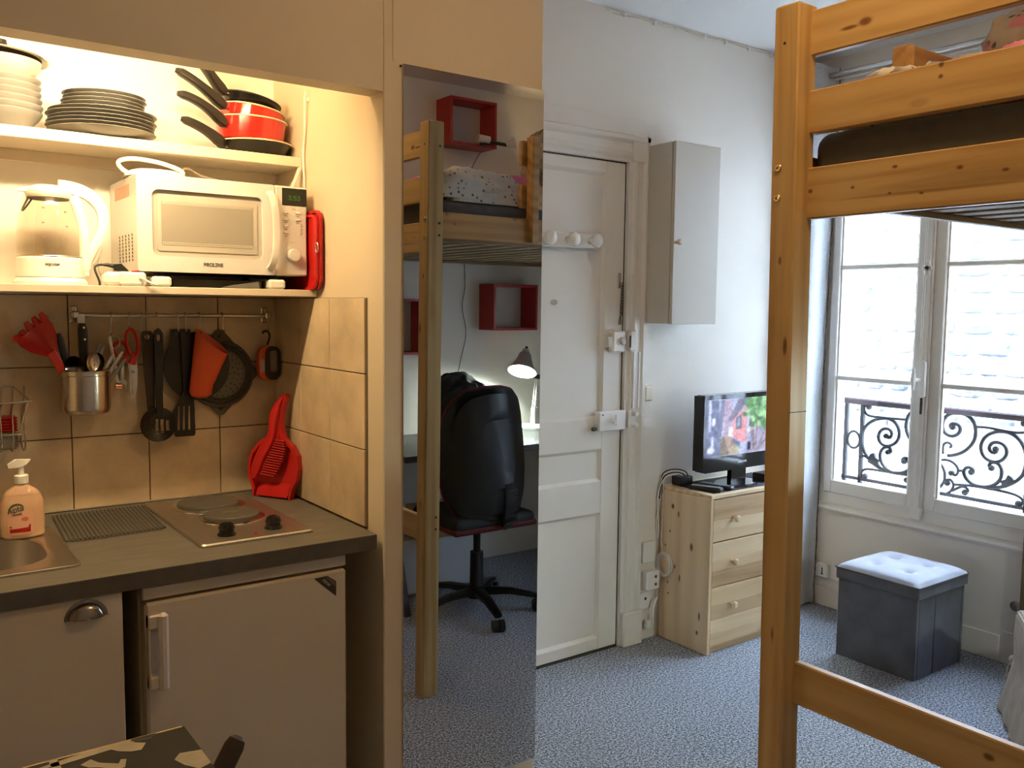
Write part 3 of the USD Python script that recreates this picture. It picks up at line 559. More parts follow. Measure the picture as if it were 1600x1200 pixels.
# ---- pans
def pan(name, label, c, r0, r1, h, mat, rimmat, hpts, tilt, hw=.0165):
    t = Thing(name, label, 'pan', c)
    M = lambda m: rot(m, tilt, (0, 1, 0), c)
    t.add('pan_body', M(lathe([(0, 0), (r0 * .9, 0), (r0, .004), (r1, h - .002), (r1 + .003, h), (r1 - .002, h), (r0 - .003, .006), (0, .004)], c, 56)), mat)
    t.add('pan_rim', M(tube([(c[0] + (r1 + .002) * math.cos(a), c[1] + (r1 + .002) * math.sin(a), c[2] + h) for a in np.linspace(0, 2 * np.pi, 56, endpoint=False)], .0024, 8, True)), rimmat)
    P = spline(hpts, 26); n = len(P)
    p = t.add('handle', flat_tube(P, np.interp(np.linspace(0, 1, n), [0, .08, .35, .75, 1], [.006, hw, hw * 1.05, hw, hw * .9]), np.interp(np.linspace(0, 1, n), [0, .1, .5, .85, 1], [.006, .011, .012, .016, .012]), (0, 0, 1)), BAKEL)
    e = np.asarray(hpts[-1]); dirn = np.array([c[0], c[1], c[2] + h * .6]) - e; dirn[2] *= .5; dirn /= np.linalg.norm(dirn)
    t.add('handle_bracket', cyl(e - dirn * .01, e + dirn * .035, .006, .006, 10), STEELD, under=p)
    s = np.asarray(hpts[-2]) * .25 + e * .75; t.add('hanging_eye', cyl(s + (0, -.013, .002), s + (0, -.006, .002), .0045, n=10), STEELD, under=p)
    return t
px, py = .965, 2.685
pan('frying_pan', 'black frying pan at the bottom of the pan stack', (px + .008, py, BZ), .088, .108, .040, pbr('black_pan', (.012, .011, .010), .25), CREAMR, [(.742, 2.63, 2.012), (.775, 2.63, 2.003), (.815, 2.635, 1.987), (.845, 2.64, 1.970), (.865, 2.65, 1.955)], 0)
pan('saucepan', 'large red enamel saucepan standing in the frying pan', (px - .003, py, BZ + .040), .097, .103, .066, REDE, CREAMR, [(.730, 2.62, 2.078), (.765, 2.62, 2.072), (.81, 2.622, 2.052), (.842, 2.628, 2.032), (.868, 2.64, 2.014)], 1.5)
pan('saucepan', 'smaller red saucepan tilted on top of the large red one', (px - .004, py, BZ + .088), .088, .094, .050, REDE, CREAMR, [(.727, 2.62, 2.142), (.758, 2.62, 2.130), (.802, 2.622, 2.105), (.838, 2.628, 2.082), (.866, 2.64, 2.064)], 7.5)
pan('small_frying_pan', 'small black frying pan tilted at the very top of the pan stack', (px - .006, py, BZ + .142), .074, .086, .026, pbr('black_gloss_pan', (.010, .009, .008), .1), BAKEL, [(.785, 2.63, 2.186), (.805, 2.63, 2.172), (.828, 2.635, 2.148), (.848, 2.64, 2.126), (.872, 2.65, 2.106)], 11)
# ---- cable on the niche wall
t = Thing('lamp_cable', 'white lamp cable running down the niche side wall', 'cable', (1.07, 2.55, 1.9))
t.add('cable', tube(spline([(1.062, 2.50, 2.115), (1.066, 2.52, 2.07), (1.0715, 2.535, 2.00), (1.0715, 2.545, 1.95), (1.0715, 2.545, 1.90), (1.0715, 2.54, 1.86), (1.0715, 2.56, 1.80)], 40), .0028, 8), WPL)
t.add('cable_clip', bx(1.066, 1.0785, 2.51, 2.53, 2.085, 2.10, .002), WPL)
t.add('cable_strap', hull([(1.064, 2.555, 1.90), (1.069, 2.555, 1.90), (1.064, 2.57, 1.90), (1.069, 2.57, 1.90), (1.034, 2.555, 1.83), (1.039, 2.555, 1.83), (1.034, 2.565, 1.83), (1.039, 2.565, 1.83)]), WPL)
# ================================================================ RAIL AND UTENSILS ON THE TILES
STEELC = pbr('polished_cup_steel', (0.58, 0.53, 0.47), .2, 1.0, var=.1, vscale=4, stretch=(1, 1, 30))
DARKW = pbr('dark_wood_spatula', (0.035, 0.020, 0.012), .5, var=.3, vscale=20, stretch=(8, 8, 1))
REDC = pbr('translucent_red_nylon', (0.55, 0.03, 0.02), .3)
ORANGE = pbr('orange_red_plastic', (0.62, 0.085, 0.022), .45)
BLADE = pbr('blade_steel', (0.66, 0.62, 0.56), .25, 1.0)
RY, RZ = 2.752, 1.4545
t = Thing('utensil_rail', 'steel rail screwed to the tiles below the lower shelf', 'rail', (.755, RY, RZ))
t.add('rail_bar', cyl((.462, RY, RZ), (1.046, RY, RZ), .0062, n=14), STEELD)
for x in (.475, 1.034):
    p = t.add('rail_bracket', cat_([bx(x - .011, x + .011, 2.782, 2.7885, RZ - .024, RZ + .026, .003), bx(x - .006, x + .006, RY, 2.784, RZ - .006, RZ + .006, .002), bx(x - .010, x + .010, RY - .010, RY + .010, RZ - .011, RZ + .011, .004)]), STEELD)
    t.add('bracket_screw', cyl((x, 2.782, RZ + .017), (x, 2.778, RZ + .017), .005, n=10), BRASS, under=p)
def hook_pts(x, drop, dx=0.0, yb=None):
    yb = RY - .010 if yb is None else yb
    top = [(x, RY + .0085 * math.cos(a), RZ + .0085 * math.sin(a)) for a in np.linspace(-.3, math.pi, 8)]
    bot = [(x + dx, yb + .002 + .0065 * math.cos(a) - .0065, RZ - drop + .0065 * math.sin(a)) for a in np.linspace(0, -math.pi * .95, 8)]
    return spline(top + [(x + dx * .5, RY - .009, RZ - drop * .5)] + bot, 34)
def hook(x, drop=.05, dx=0.0, label='', r=.0017):
    h = tube(hook_pts(x, drop, dx), r, 7); return single('rail_hook', h, STEELD, label, 'hook', 'hooks on the utensil rail', loc=(x, RY, RZ - drop))
hk = [(.568, .05, -.004, 'slanted steel hook on the rail carrying the bottle opener ring'), (.618, .030, -.006, 'steel hook on the rail holding the red handled scissors'), (.654, .047, -.010, 'bare slanted steel hook left of the dark wooden spatula'),
      (.664, .040, 0, 'steel hook on the rail holding the dark wooden spatula'), (.694, .036, 0, 'steel hook on the rail holding the slotted spoon'), (.753, .043, 0, 'steel hook on the rail holding the black round splash disc'),
      (.776, .043, 0, 'steel hook on the rail holding the slotted turner'), (.818, .046, 0, 'steel hook on the rail holding the orange cup'), (.888, .043, 0, 'steel hook on the rail holding the grey colander')]
for x, dr, dx, lb in hk: hook(x, dr, dx, lb)
# utensil cup hung on the rail
cc = (.488, 2.708)
t = Thing('utensil_cup', 'brushed steel cup hanging on the rail, full of cutlery', 'cup', (*cc, 1.178))
cr = .0635
t.add('cup_body', lathe([(0, 0), (cr - .014, 0), (cr - .004, .006), (cr, .018), (cr, .108), (cr + .0012, .110), (cr + .0012, .121), (cr + .0022, .123), (cr - .0012, .124), (cr - .0022, .108), (cr - .0022, .018), (cr - .014, .005), (0, .004)], (*cc, 1.178), 56), STEELC)
t.add('hanger_strap', cat_([bx(.478, .498, RY - .009, RY - .0065, 1.295, RZ + .003, .0005), bx(.478, .498, RY - .009, RY + .0085, RZ + .0055, RZ + .0075, .0005), bx(.478, .498, RY + .0065, RY + .0085, RZ - .008, RZ + .006, .0005)]), STEELD)
def inside(x, y): return np.array([cc[0] + x, cc[1] + y, 1.20])
# red spaghetti server
t = Thing('pasta_server', 'translucent red pasta server with claw head leaning in the steel cup', 'pasta server', (.41, 2.70, 1.19))
st = spline([(.475, 2.71, 1.20), (.440, 2.702, 1.28), (.418, 2.697, 1.325), (.402, 2.694, 1.355)], 16)
t.add('shaft', flat_tube(st, np.linspace(.008, .013, 16), .005, (0, -1, 0)), REDC)
uu = np.array([.79, 0, .61]); dd = np.array([-.61, 0, .79]); nn = np.array([0, -1., 0])
hc = np.array([.374, 2.694, 1.392])
head = []
for s, wdt, dep in ((-.056, .013, .003), (-.038, .026, .014), (-.016, .041, .026), (.012, .050, .030), (.030, .049, .026)):
    a = np.linspace(-1, 1, 11); c = hc + dd * s
    front = np.array([c + uu * (q * wdt) - nn * dep * (1 - q * q) for q in a]); back = np.array([c + uu * (q * wdt) - nn * (dep * (1 - q * q) - .003) for q in a[::-1]])
    head.append(np.vstack([front, back]))
t.add('claw_bowl', loft(head), REDC)
for q in (-1, -.5, 0.05, .55, 1):
    b = hc + dd * .028 + uu * q * .043 - nn * .026 * (1 - q * q); e = b + dd * (.016 + .010 * (q > 0)) + nn * .020
    t.add('tooth', hull(np.vstack([ring(b, .0115, 8, uu, nn), ring(b + dd * .010 + nn * .006, .010, 8, uu, nn), ring(e, .006, 8, uu, nn)])), REDC)
# other things in the cup
def handle_in(name, label, catg, a, b, wdt, thk, mat, extra=None):
    t = Thing(name, label, catg, tuple(a)); P = spline([a, (np.asarray(a) * .5 + np.asarray(b) * .5) + (0, 0, .004), b], 16)
    t.add('handle', flat_tube(P, np.interp(np.linspace(0, 1, 16), [0, .6, .93, 1], [wdt * .7, wdt, wdt, wdt * .6]), thk, (0, -1, 0)), mat)
    if extra: extra(t, np.asarray(b))
    return t
handle_in('vegetable_peeler', 'black peeler handle leaning left in the cup, beside the red server', 'peeler', inside(-.02, .02), (.424, 2.712, 1.404), .010, .006, NYLON)
def rivets(t, b):
    for k in (.012, .045): t.add('rivet', cyl((b[0] + .002 + k * .05, b[1] - .0115, b[2] - k), (b[0] + .002 + k * .05, b[1] - .009, b[2] - k), .003, n=10), CHROME)
handle_in('kitchen_knife', 'black riveted knife handle standing tallest in the steel cup', 'knife', inside(.005, .025), (.486, 2.722, 1.432), .013, .0105, NYLON, rivets)
def spoon(name, label, base, tip, wdt, mat=BLADE, turn=0.0):
    t = Thing(name, label, 'spoon', tuple(base)); a, b = np.asarray(base, float), np.asarray(tip, float); d_ = (b - a) / np.linalg.norm(b - a)
    t.add('handle', flat_tube(spline([a, a * .5 + b * .5, b - d_ * wdt * 2.4], 12), .004, .0016, (0, -1, 0)), mat)
    s = np.cross(d_, (0, -1, 0)); s /= np.linalg.norm(s); n_ = np.cross(s, d_); s = s * math.cos(turn) + n_ * math.sin(turn); n_ = np.cross(s, d_); rg = []
    for q in np.linspace(-.97, .97, 12):
        c = b - d_ * wdt * 1.25 + d_ * q * wdt * 1.3; hw = wdt * math.sqrt(1 - q * q); a_ = np.linspace(-1, 1, 9); dep = wdt * .42 * (1 - q * q)
        rg.append(np.vstack([[c + s * hw * k - n_ * dep * (1 - k * k) for k in a_], [c + s * hw * k - n_ * (dep * (1 - k * k) - .0012) for k in a_[::-1]]]))
    t.add('bowl', loft(rg), mat)
BLK = pbr('dark_polished_steel', (.25, .22, .19), .12, 1.0)
spoon('serving_spoon', 'polished dark spoon bowl at the front left of the cup', inside(-.01, -.01), (.452, 2.682, 1.342), .024, BLK, .3)
spoon('table_spoon', 'shiny silver spoon standing in the middle of the cup', inside(.01, -.01), (.506, 2.684, 1.351), .021, BLADE, -.5)
spoon('soup_spoon', 'dark steel spoon behind the silver spoon in the cup', inside(.02, .01), (.522, 2.706, 1.348), .020, BLK, .6)
for k, (tx, ty, tz, lb) in enumerate(((.531, 2.715, 1.374, 'dark flat cutlery handle standing upright in the cup'), (.541, 2.722, 1.368, 'dark flat cutlery handle behind the upright one in the cup'), (.562, 2.700, 1.345, 'thin steel cutlery handle leaning right in the cup'), (.585, 2.695, 1.352, 'steel fork handle leaning far right out of the cup'), (.596, 2.712, 1.330, 'dark cutlery handle leaning lowest to the right of the cup'))):
    handle_in('cutlery_handle', lb, 'cutlery', inside(-.02 + .01 * k, .01 - .004 * k), (tx, ty, tz), .005, .0022, BLADE if k in (2, 3) else BLK)
# bottle opener ring tool + spanner
t = Thing('corkscrew', 'steel corkscrew with ring hanging from the slanted hook', 'corkscrew', (.575, 2.742, 1.24))
t.add('ring', tube([(.572 + .016 * math.cos(a), 2.742, 1.378 + .018 * math.sin(a)) for a in np.linspace(0, 2 * np.pi, 24, endpoint=False)], .002, 6, True), STEELD)
t.add('arm', flat_tube([(.560, 2.742, 1.392), (.566, 2.742, 1.35), (.574, 2.742, 1.30), (.578, 2.742, 1.262)], .005, .003, (0, -1, 0)), STEELD)
t.add('screw', tube([(.579 + .004 * math.cos(k), 2.742 + .004 * math.sin(k), 1.30 - .0035 * k) for k in np.linspace(0, 14, 40)], .0014, 5), STEELD)
t.add('collar', cyl((.572, 2.742, 1.249), (.590, 2.742, 1.249), .009, n=14), pbr('copper_collar', (.55, .3, .2), .25, 1.0))
t = Thing('spanner', 'small steel spanner hanging behind the scissors', 'spanner', (.598, 2.762, 1.24))
t.add('shank', flat_tube([(.604, 2.765, 1.34), (.600, 2.765, 1.31), (.597, 2.765, 1.265)], .006, .0025, (0, -1, 0)), STEELD)
sp = Point(.598, 1.252).buffer(.014).difference(affinity.rotate(sbox(.592, 1.228, .604, 1.252), 12, origin=(.598, 1.252)))
t.add('jaw', plate_y(sp, 2.762, 2.768), STEELD)
# scissors
t = Thing('scissors', 'kitchen scissors with red handles and open blades, hanging from the rail', 'scissors', (.622, 2.744, 1.205))
def loop(cx, cz, a, b, ang): return [(cx + a * math.cos(q) * math.cos(ang) - b * math.sin(q) * math.sin(ang), cz + a * math.cos(q) * math.sin(ang) + b * math.sin(q) * math.cos(ang)) for q in np.linspace(0, 2 * np.pi, 28, endpoint=False)]
t.add('handle_loop', tube([(x, 2.742, z) for x, z in loop(.622, 1.374, .0155, .040, .12)], .0052, 8, True), REDP)
t.add('handle_loop', tube([(x, 2.748, z) for x, z in loop(.591, 1.356, .017, .022, .3)], .0050, 8, True), REDP)
t.add('handle_bridge', cat_([flat_tube([(.628, 2.743, 1.345), (.624, 2.743, 1.325), (.622, 2.743, 1.31)], .0095, .004, (0, -1, 0)), flat_tube([(.598, 2.748, 1.337), (.610, 2.748, 1.322), (.619, 2.748, 1.308)], .006, .004, (0, -1, 0))]), REDP)
t.add('blade', plate_y(Polygon([(.612, 1.316), (.634, 1.316), (.634, 1.27), (.631, 1.235), (.622, 1.204), (.619, 1.215), (.619, 1.26), (.616, 1.295)]), 2.740, 2.742), BLADE)
t.add('blade', plate_y(Polygon([(.608, 1.312), (.62, 1.316), (.626, 1.27), (.622, 1.235), (.6145, 1.209), (.6125, 1.22), (.6135, 1.262), (.612, 1.295)]), 2.7425, 2.7445), BLADE)
t.add('pivot', cyl((.6215, 2.739, 1.290), (.6215, 2.746, 1.290), .0045, n=12), HANDM)
# dark wooden spatula behind the slotted spoon
t = Thing('wooden_spatula', 'long flat dark spatula hanging left of the black slotted spoon', 'spatula', (.668, 2.742, 1.10))
o = Polygon([(.648, 1.395), (.649, 1.404), (.655, 1.409), (.672, 1.409), (.680, 1.404), (.681, 1.395), (.682, 1.25), (.682, 1.13), (.664, 1.13), (.655, 1.25)]).difference(Point(.664, 1.391).buffer(.0075))
t.add('blade', plate_y(o, 2.742, 2.747), DARKW)
# slotted spoon
t = Thing('slotted_spoon', 'black nylon slotted spoon with round bowl hanging from the rail', 'spoon', (.69, 2.735, 1.08))
o = Polygon([(.681, 1.395), (.684, 1.409), (.691, 1.416), (.698, 1.412), (.704, 1.400), (.705, 1.33), (.7, 1.22), (.700, 1.165), (.684, 1.165), (.683, 1.22), (.681, 1.33)]).buffer(.001).difference(affinity.scale(Point(.693, 1.388).buffer(.0065), 1, 1.7))
t.add('handle', plate_y(o, 2.728, 2.738), NYLON)
sc, sr = np.array([.687, 2.735, 1.131]), .0515
out = affinity.scale(Point(sc[0], sc[2]).buffer(sr, quad_segs=16), 1, 1)
slots = [affinity.translate(sbox(-.0022, -.024 + abs(k) * .006, .0035, .020 - abs(k) * .004).buffer(.002), sc[0] + .004 + k * .0165, sc[2] - .006) for k in (-.3, .6, 1.5)]
def dish(poly, c, r, depth, y0, th):
    m = prism(poly, th); m = m.subdivide_to_size(.010); v = m.vertices.copy(); d2 = ((v[:, 0] - c[0]) ** 2 + (v[:, 1] - c[2]) ** 2) / r ** 2
    return trimesh.Trimesh(np.c_[v[:, 0], y0 + depth * np.clip(1 - d2, 0, 1) - v[:, 2], v[:, 1]], m.faces[:, ::-1], process=False)
g = out
for s_ in slots: g = g.difference(s_)
t.add('bowl', dish(g, sc, sr, .018, 2.733, .0035), NYLON)
# black disc (splash guard) and turner
t = Thing('black_disc_spatula', 'black round flat pan-shaped utensil hanging behind the orange cup', 'spatula', (.81, 2.76, 1.2))
o = affinity.scale(Point(.812, 1.300).buffer(.101, quad_segs=20), .95, 1).union(Polygon([(.737, 1.41), (.79, 1.41), (.79, 1.36), (.738, 1.34)])).buffer(.003).difference(Point(.752, 1.398).buffer(.006))
t.add('disc', plate_y(o, 2.758, 2.7625), NYLON)
t = Thing('slotted_turner', 'black nylon slotted turner hanging right of the slotted spoon', 'turner', (.77, 2.75, 1.09))
o = Polygon([(.762, 1.405), (.788, 1.405), (.790, 1.36), (.784, 1.21), (.797, 1.195), (.799, 1.094), (.796, 1.088), (.742, 1.088), (.739, 1.094), (.737, 1.165), (.757, 1.20), (.768, 1.23)]).buffer(.001)
for x0 in (.749, .764, .780): o = o.difference(Polygon([(x0 - .002, 1.104), (x0 + .006, 1.104), (x0 + .0065, 1.18), (x0 + .001, 1.18)]))
o = o.difference(Point(.776, 1.398).buffer(.005))
t.add('blade', plate_y(o, 2.750, 2.7545), NYLON)
# orange cup
t = Thing('orange_cup', 'orange-red oval measuring cup hanging tilted from the rail', 'cup', (.83, 2.72, 1.2))
n = 48; th = np.arange(n) / n * 2 * np.pi; cu, cf = np.cos(th), np.sin(th)      # u: right, f: towards the room
rimp = np.c_[.8455 + .0475 * cu, 2.720 - .026 * cf, 1.377 - .035 * cu - .017 * cf]
botp = np.c_[.8125 + .036 * cu, 2.727 - .020 * cf, 1.232 + .008 * cu]
rings = [np.array([.814, 2.727, 1.205]) + np.c_[.016 * cu, -.010 * cf, 0 * cu], np.array([.8125, 2.727, 1.212]) + np.c_[.030 * cu, -.0175 * cf, 0 * cu], botp] + [botp * (1 - q) + rimp * q for q in (.33, .66, 1)]
def shrink(r_, g): c_ = r_.mean(0); return c_ + (r_ - c_) * np.array([1 - g, 1 - g * 1.6, 1])
t.add('cup_shell', loft(rings + [shrink(r_, .05) + (0, 0, -.0005 if i == 0 else 0) for i, r_ in enumerate(rings[::-1][:4])]), ORANGE)
# collapsible colander
t = Thing('colander', 'grey collapsible silicone colander with perforated base, hanging on the rail', 'colander', (.888, 2.775, 1.14))
co = np.array([.8875, 1.272])
GREYS = pbr('dark_grey_silicone', (0.075, 0.068, 0.058), .55)
GREYL = pbr('grey_colander_base', (0.13, 0.12, 0.10), .5)
o = Polygon([(co[0], co[1] + .152), (co[0] + .128, co[1]), (co[0], co[1] - .142), (co[0] - .128, co[1])]).buffer(-.020).buffer(.018, quad_segs=8)
o = o.difference(Point(co[0] - .002, co[1] + .118).buffer(.0055)).difference(Point(co[0] - .003, co[1] - .108).buffer(.0068)).union(Point(*co).buffer(.106, quad_segs=16))
t.add('rim', plate_y(o, 2.776, 2.780), GREYS)
pr = [(.103, .0), (.103, -.007), (.098, -.009), (.093, -.003), (.088, -.010), (.083, -.003), (.078, -.009), (.074, -.005), (.074, 0)]
t.add('fold_rings', lathe([(r, -z) for r, z in pr], (co[0], 2.776, co[1]), 64, (0, -1, 0)), GREYS)
base = Point(*co).buffer(.0745, quad_segs=16)
for i, rr in enumerate((0, .014, .028, .042, .056, .068)):
    for k in range(1 if i == 0 else 5 * i): a = k / (5 * i or 1) * 2 * np.pi + i * .3; base = base.difference(Point(co[0] + rr * math.cos(a), co[1] + rr * math.sin(a)).buffer(.0024, quad_segs=2))
t.add('perforated_base', plate_y(base, 2.770, 2.773), GREYL)
t.add('base_back', plate_y(Point(*co).buffer(.074), 2.7735, 2.775), NYLON)
# hanging orange lamp
t = Thing('work_lamp', 'small orange and black battery work lamp hanging by its hook at the rail end', 'lamp', (1.03, 2.74, 1.25))
hp = [(1.028, 2.745, 1.362), (1.034, 2.745, 1.378), (1.036, 2.745, 1.392), (1.030, 2.745, 1.404), (1.021, 2.745, 1.406), (1.014, 2.745, 1.398)]
t.add('hook', tube(spline(hp, 24), .0034, 8), BLACKP)
lx, lz = 1.029, 1.304; cap = affinity.rotate(rrect(lx - .0315, lz - .056, lx + .0315, lz + .056, .030, 8), 0)
t.add('lamp_body', plate_y(cap, 2.735, 2.760), ORANGE, 'orange lamp body')
cb = rrect(lx - .012, lz - .054, lx + .036, lz + .054, .024, 8)
t.add('lamp_front', plate_y(cb, 2.727, 2.742), BLACKP, 'black lamp front')
t.add('led_lens', plate_y(rrect(lx + .001, lz - .028, lx + .024, lz + .040, .008, 5), 2.7255, 2.728), pbr('lamp_lens', (.16, .14, .11), .2), 'ribbed grey lens')
for k in range(7): t.add('lens_rib', rot(bx(lx + .004, lx + .021, 2.7245, 2.726, lz - .018 + k * .009, lz - .016 + k * .009), -25, (0, 1, 0), (lx + .012, 2.725, lz - .017 + k * .009)), STEELD)
t.add('lamp_label', plate_y(rrect(lx - .027, lz - .028, lx - .014, lz + .012, .002), 2.7342, 2.7355), pbr('lamp_label_grey', (.4, .36, .3), .5))
single('rail_hook', tube(spline([(1.030, RY + .007, RZ), (1.030, RY, RZ + .009), (1.030, RY - .009, RZ), (1.030, RY - .008, 1.43), (1.030, 2.744, 1.412), (1.030, 2.738, 1.406), (1.030, 2.734, 1.412)], 24), .0017, 7), STEELD, 'steel hook at the right rail end holding the work lamp', 'hook', 'hooks on the utensil rail')
# wire basket with scourer
t = Thing('wire_basket', 'chromed wire sponge basket hanging on the tiles at the left', 'basket', (.28, 2.74, 1.08))
def wire(P, r=.0022): return tube(P, r, 6)
def loopw(x0, x1, y0, y1, z, r=.003): return tube([(x0, y0, z), (x1 - .01, y0, z), (x1, y0 + .01, z), (x1, y1, z), (x0, y1, z)], r, 8)
xl, xr = .14, .352
t.add('top_rim', cat_([tube([(xl, 2.700, 1.214), (xr, 2.700, 1.222)], .0032, 8), tube([(xr - .006, 2.702, 1.223), (xr - .035, 2.786, 1.258), (xl, 2.786, 1.262)], .0026, 8)]), STEELD)
t.add('bottom_rim', cat_([tube([(xl, 2.705, 1.128), (xr - .028, 2.705, 1.134)], .0032, 8)]), STEELD)
for k in range(7):
    x = .165 + k * .028
    t.add('wire', wire(spline([(x + .012, 2.786, 1.258), (x + .004, 2.786, 1.17), (x, 2.783, 1.10), (x, 2.765, 1.086), (x, 2.725, 1.086), (x, 2.706, 1.10), (x, 2.703, 1.135), (x + .004, 2.700, 1.219)], 26)), STEELD)
t.add('wire', wire([(xr - .008, 2.700, 1.221), (xr - .022, 2.703, 1.17), (xr - .030, 2.706, 1.132), (xr - .04, 2.715, 1.10)], .0026), STEELD)
t = Thing('scourer', 'red and grey ribbed scouring sponge inside the wire basket', 'sponge', (.26, 2.74, 1.09))
t.add('sponge', bx(.17, .318, 2.715, 2.775, 1.09, 1.138, .006), pbr('grey_sponge', (.30, .27, .22), .9, bump=.5, bscale=200))
for k in range(5): t.add('scouring_rib', bx(.17, .318, 2.713, 2.772, 1.140 + k * .0082, 1.1465 + k * .0082, .003), REDP)
# ---- soap
s0 = (.299, 2.525)
t = Thing('soap_bottle', 'peach liquid soap bottle with white pump standing on the sink edge', 'soap bottle', (*s0, .894))
def soapring(a, b, z, e=2.6): return sup(*s0, a, b, z, 40, e)
prof_ = [(.042, .024, .8945), (.0485, .029, .900), (.050, .030, .93), (.0495, .030, .965), (.0475, .029, .987), (.041, .026, 1.006)]
PEACH = pbr('peach_soap', (0.80, 0.50, 0.32), .22, subsurface_weight=.15, subsurface_scale=.01)
t.add('liquid', loft([soapring(*q) for q in prof_]), PEACH)
t.add('bottle_shoulder', loft([soapring(*q) for q in ((.0415, .0265, 1.0055), (.034, .0235, 1.015), (.022, .018, 1.023), (.0145, .0145, 1.029), (.014, .014, 1.034))], cap=(False, True)), pbr('clear_peach_plastic', (0.62, 0.40, 0.27), .12, coat_weight=.5))
t.add('pump_collar', lathe([(0, 0), (.0165, 0), (.0165, .019), (.014, .022), (0, .022)], (*s0, 1.032), 28), WPL)
t.add('pump_stem', cyl((*s0, 1.05), (*s0, 1.080), .0075, n=14), WPL)
t.add('pump_head', hull([(s0[0] - .028, s0[1] + y, 1.072) for y in (-.004, .004)] + [(s0[0] - .030, s0[1] + y, 1.082) for y in (-.003, .003)] + [(s0[0] + .012, s0[1] + y, 1.080) for y in (-.009, .009)] + [(s0[0] - .005, s0[1] + y, 1.073) for y in (-.009, .009)] + [(s0[0] - .012, s0[1] + y, 1.093) for y in (-.007, .007)] + [(s0[0] + .022, s0[1] + y, 1.091) for y in (-.006, .006)]), WPL)
def on_soap(m, x, z, lift=.0004):
    v = m.vertices.copy(); X = v[:, 0] + x - s0[0]; Z = v[:, 1] + z
    a = np.interp(Z, [q[2] for q in prof_], [q[0] for q in prof_]); b = np.interp(Z, [q[2] for q in prof_], [q[1] for q in prof_])
    Y = s0[1] - b * (1 - np.clip(np.abs(X) / a, 0, 1) ** 2.6) ** (1 / 2.6) - lift - v[:, 2]
    m = m.copy(); m.vertices = np.c_[X + s0[0], Y, Z]; return fix(m)
def flatpoly(p, d=.0004): return prism(p, d).subdivide_to_size(.006)
lp = t.add('label_panel', on_soap(flatpoly(rrect(0, 0, .058, .062, .012)), .262, .905), pbr('pale_pink_label', (.82, .47, .33), .4))
t.add('brand_leaf', on_soap(flatpoly(affinity.rotate(affinity.scale(Point(.018, .008).buffer(.0145).difference(Point(.0185, .0035).buffer(.0145)), 1.15, 1), 8)), .264, .963, .0009), pbr('dark_green_print', (.05, .09, .08), .5), under=lp)
t.add('brand_lettering', on_soap(rot(meshkit.text_mesh('Apta', .0125, .0004, True).subdivide_to_size(.006), 10, (0, 0, 1), (0, 0, 0)), .2625, .961, .0014), pbr('dark_green_print', (.05, .09, .08), .5), under=lp)
t.add('brand_underline', on_soap(flatpoly(affinity.rotate(sbox(.008, -.004, .030, -.002), 10)), .2635, .961, .0012), pbr('dark_green_print', (.05, .09, .08), .5), under=lp)
t.add('red_band', on_soap(flatpoly(Polygon([(0, 0), (.046, .0), (.046, .019), (.0435, .019), (.041, .011), (0, .009)])), .2665, .912, .0009), REDP, under=lp)
t.add('red_flower', on_soap(flatpoly(affinity.scale(Point(0, 0).buffer(.0062), 1.3, .85)), .3005, .9455, .0009), pbr('pink_print', (.75, .2, .14), .5), under=lp)
t.add('band_lettering', on_soap(meshkit.text_mesh('hygiene', .0035, .0004).subdivide_to_size(.006), .272, .9145, .0015), PEACH, under=lp) if False else None
t.add('red_flower', on_soap(flatpoly(Point(0, 0).buffer(.0022)), .2685, .9265, .0009), REDP, under=lp)
# ---- dustpan and brush
u2 = np.array([.514, -.858, 0]); n2 = np.array([-.84, -.50, .10]); n2 /= np.linalg.norm(n2); z2 = np.cross(n2, u2); z2 = z2 if z2[2] > 0 else -z2
o2 = np.array([1.012, 2.650, .8895])
def dp(m): return place(m, o2, u2, z2, n2)
t = Thing('dustpan', 'red plastic dustpan standing upright in the worktop corner', 'dustpan', tuple(o2))
ol = [(-.068, 0), (.070, 0), (.074, .03), (.090, .060), (.095, .095), (.088, .135), (.066, .165), (.035, .185), (.024, .21), (.020, .25), (.026, .285), (.034, .312), (.030, .322), (.020, .320), (.002, .29), (-.008, .25), (-.012, .21), (-.028, .187), (-.060, .165), (-.086, .135), (-.095, .095), (-.090, .060), (-.074, .03)]
pol = Polygon(ol).buffer(.002)
t.add('pan_plate', dp(prism(pol, .003)), REDP)
inn_ = Polygon(ol).buffer(-.009)
m_ = prism(pol.difference(inn_).difference(sbox(-.066, -.01, .066, .02)), .02); m_.apply_translation((0, 0, .002)); t.add('pan_rim', dp(m_), REDP)
m_ = hull([(-.062, .003, .003), (.064, .003, .003), (-.062, .045, .003), (.064, .045, .003), (-.058, .003, .022), (.060, .003, .022), (-.05, .02, .018), (.052, .02, .018)]); t.add('pan_lip', dp(m_), REDP)
t.add('handle_grip', dp(tube(spline([(.006, .185, .012), (.006, .22, .016), (.008, .26, .017), (.018, .295, .012), (.028, .312, .006)], 20), np.linspace(.016, .009, 20), 10)), REDP)
t = Thing('hand_brush', 'red hand brush with ribbed red bristles clipped onto the dustpan', 'brush', tuple(o2 + n2 * .02))
bp = spline([(-.058, .058, .034), (-.045, .10, .038), (-.022, .15, .038), (0, .19, .036), (.004, .23, .036), (.010, .28, .030), (.024, .312, .020)], 30)
t.add('brush_back', dp(flat_tube(bp, np.interp(np.linspace(0, 1, 30), [0, .1, .4, .6, .8, 1], [.006, .017, .018, .012, .014, .006]), .008, (0, 0, 1))), REDP)
BRIS = pbr('red_bristles', (.45, .015, .012), .6)
